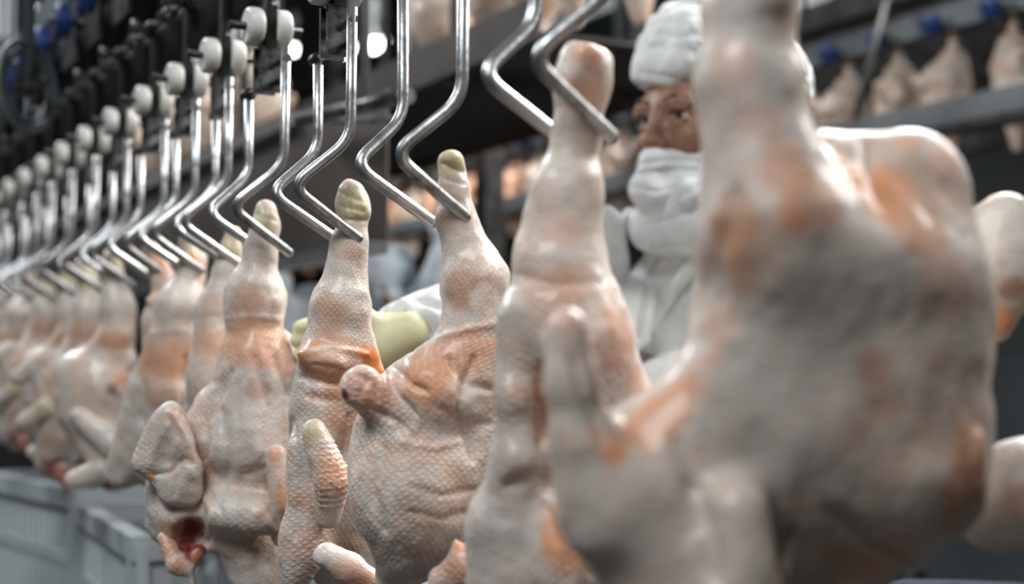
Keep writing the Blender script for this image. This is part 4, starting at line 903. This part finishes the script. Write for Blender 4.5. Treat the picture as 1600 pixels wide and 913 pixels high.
P = crease(P, Q, [([(1042, 366), (1012, 440), (1000, 530)], 5, -.012), ([(1075, 380), (1040, 440), (1022, 530)], 6, -.010), ([(1100, 430), (1060, 470), (1020, 545)], 6, -.012), ([(1000, 385), (972, 430), (960, 480)], 6, -.008), ([(1025, 400), (1000, 480)], 6, .006), ([(1090, 500), (1060, 545)], 6, -.008), ([(610, 468), (640, 500), (650, 540)], 6, -.006), ([(600, 478), (622, 500)], 5, -.006), ([(640, 470), (690, 480)], 6, -.006), ([(660, 500), (690, 530)], 6, -.006), ([(590, 474), (604, 492)], 4, -.005), ([(625, 468), (660, 478), (690, 500)], 6, .005)])
link('coat', mesh_from(P - FOOT, Q, 'coat'), CLOTH, wk)
solid('collar', prims_px([('e', 957, 388, -.06, 25, 66, 14, 8, .01), ('c', 985, 338, -.04, 14, 1030, 372, -.05, 22, .012), ('c', 1030, 372, -.05, 22, 1090, 385, -.06, 24, .02), ('c', 935, 440, -.05, 22, 960, 350, -.06, 16, .01)], zc), .004, CLOTH, wk, FOOT, rough=.006, rscale=40, seed=12)
solid('collar_gap_dark', prims_px([('e', 985, 395, -.01, 26, 40, 14, 0, .01)], zc), .004, TROU, wk, FOOT)  # dark solid put in to darken the gap behind the collar flap
# gloved far hand round the back of the sharp carcass
zg = 1.66
gl = [('e', 585, 540, 0, 56, 46, 26, 8, .01), ('c', 640, 520, 0, 36, 600, 535, 0, 40, .015)]
for i, (x0, y0, x1, y1, x2, y2) in enumerate([(555, 512, 510, 500, 468, 512), (548, 530, 500, 526, 464, 532), (548, 552, 502, 552, 470, 556), (555, 572, 515, 578, 485, 580)]):
    gl += [('c', x0, y0, 0, 14, x1, y1, -.015, 13, .006), ('c', x1, y1, -.015, 13, x2, y2, -.03, 11.5, .006)]
gl += [('c', 590, 510, -.01, 17, 562, 488, -.02, 15, .008), ('c', 562, 488, -.02, 15, 532, 482, -.03, 13, .006)]
solid('glove', prims_px(gl, zg), .003, GLOVE, wk, FOOT)
c = at(632, 523, zg + .01); u1 = UV; u2 = FV
MB().tube([c + u1 * .029 * math.cos(a) + u2 * .027 * math.sin(a) + RV * .004 * math.cos(a) - FOOT for a in np.linspace(0, 2 * PI, 24, endpoint=False)], .0055, 8, closed=True).build('glove_cuff', OLIVE, wk)
gl = [('e', 1010, 665, -.32, 50, 42, 26, 8, .01), ('c', 1090, 645, -.3, 38, 1040, 660, -.31, 38, .015)]
for i, y in enumerate((640, 658, 676, 692)): gl += [('c', 985, y, -.32, 14, 945, y + 4, -.33, 13, .006), ('c', 945, y + 4, -.33, 13, 912, y + 14, -.35, 11, .006)]
gl += [('c', 1020, 635, -.32, 17, 990, 612, -.33, 14, .008), ('c', 990, 612, -.33, 14, 965, 600, -.34, 12, .006)]
solid('glove', prims_px(gl, zc), .004, GLOVE, wk, FOOT)
# legs and boots out of view
for s in (-.1, .1):
    b = FOOT + RV * s * 1.2
    solid('trouser_leg', [('c', b + UPV * .85, b + UPV * .12, .095, .07, .02)], .01, TROU, wk, FOOT)
    solid('boot', [('c', b + UPV * .055, b + UPV * .055 + fx * .15, .052, .042, .02), ('c', b + UPV * .05, b + UPV * .3, .05, .075, .02)], .008, BOOT, wk, FOOT)

# second worker, bent over in pale blue, far behind
z2 = 3.0; F2 = at(560, 570, z2); F2 = np.array([F2[0], F2[1], 0])
w2 = empty('person', F2, 'blurred worker in pale blue bending down behind the yellow glove', 'person')
hd2 = solid('head', prims_px([('e', 590, 428, 0, 52, 62, 62, 0, .02), ('c', 600, 452, -.09, 8, 604, 470, -.10, 10, .01), ('c', 575, 480, .02, 44, 560, 530, .04, 50, .03)], z2), .006, FACE, w2, F2)
solid('cap', prims_px([('e', 590, 428, .0, 62, 56, 72, 8, .02), ('e', 570, 425, .06, 48, 44, 50, 0, .02)], z2), .006, CLOTHB, w2, F2, rough=.01, rscale=24)
solid('face_mask', prims_px([('e', 602, 466, -.055, 36, 26, 40, 0, .02)], z2), .005, CLOTHB, w2, F2)
solid('coat', prims_px([('c', 545, 560, .03, 80, 500, 540, .05, 90, .03), ('c', 500, 540, .05, 90, 440, 560, -.0, 62, .03), ('e', 560, 700, .05, 150, 230, 110, 0, .05), ('c', 560, 800, .05, 150, 560, 1150, .05, 165, .05),
      ('c', 620, 560, .0, 70, 672, 500, -.05, 52, .03), ('c', 672, 500, -.05, 50, 700, 400, -.08, 30, .02), ('c', 445, 560, 0, 56, 430, 480, -.05, 34, .02)], z2), .008, CLOTHB, w2, F2, rough=.012, rscale=22)
solid('glove', prims_px([('c', 702, 392, -.08, 26, 706, 362, -.08, 24, .01), ('c', 698, 360, -.08, 9, 694, 330, -.09, 8, .005), ('c', 706, 360, -.08, 9, 706, 326, -.09, 8, .005), ('c', 714, 360, -.08, 9, 716, 330, -.09, 8, .005), ('c', 721, 365, -.08, 8, 727, 342, -.09, 7, .005), ('c', 690, 375, -.08, 10, 676, 355, -.09, 8, .006)], z2), .005, CLOTHB, w2, F2)
solid('glove', prims_px([('c', 429, 476, -.05, 24, 432, 450, -.06, 24, .01), ('c', 422, 450, -.06, 9, 420, 425, -.06, 8, .005), ('c', 430, 448, -.06, 9, 430, 420, -.06, 8, .005), ('c', 438, 450, -.06, 9, 440, 424, -.06, 8, .005), ('c', 445, 455, -.06, 8, 450, 436, -.06, 7, .005), ('c', 418, 465, -.05, 9, 406, 450, -.05, 8, .005)], z2), .005, CLOTHB, w2, F2)
for s in (-.1, .1):
    b = F2 + RV * s
    solid('trouser_leg', [('c', b + UPV * .7, b + UPV * .12, .09, .07, .02)], .012, TROU, w2, F2)
    solid('boot', [('c', b + UPV * .055, b + UPV * .055 - FV * .15 * np.array([1, 1, 0]), .052, .042, .02), ('c', b + UPV * .05, b + UPV * .28, .05, .07, .02)], .01, BOOT, w2, F2)
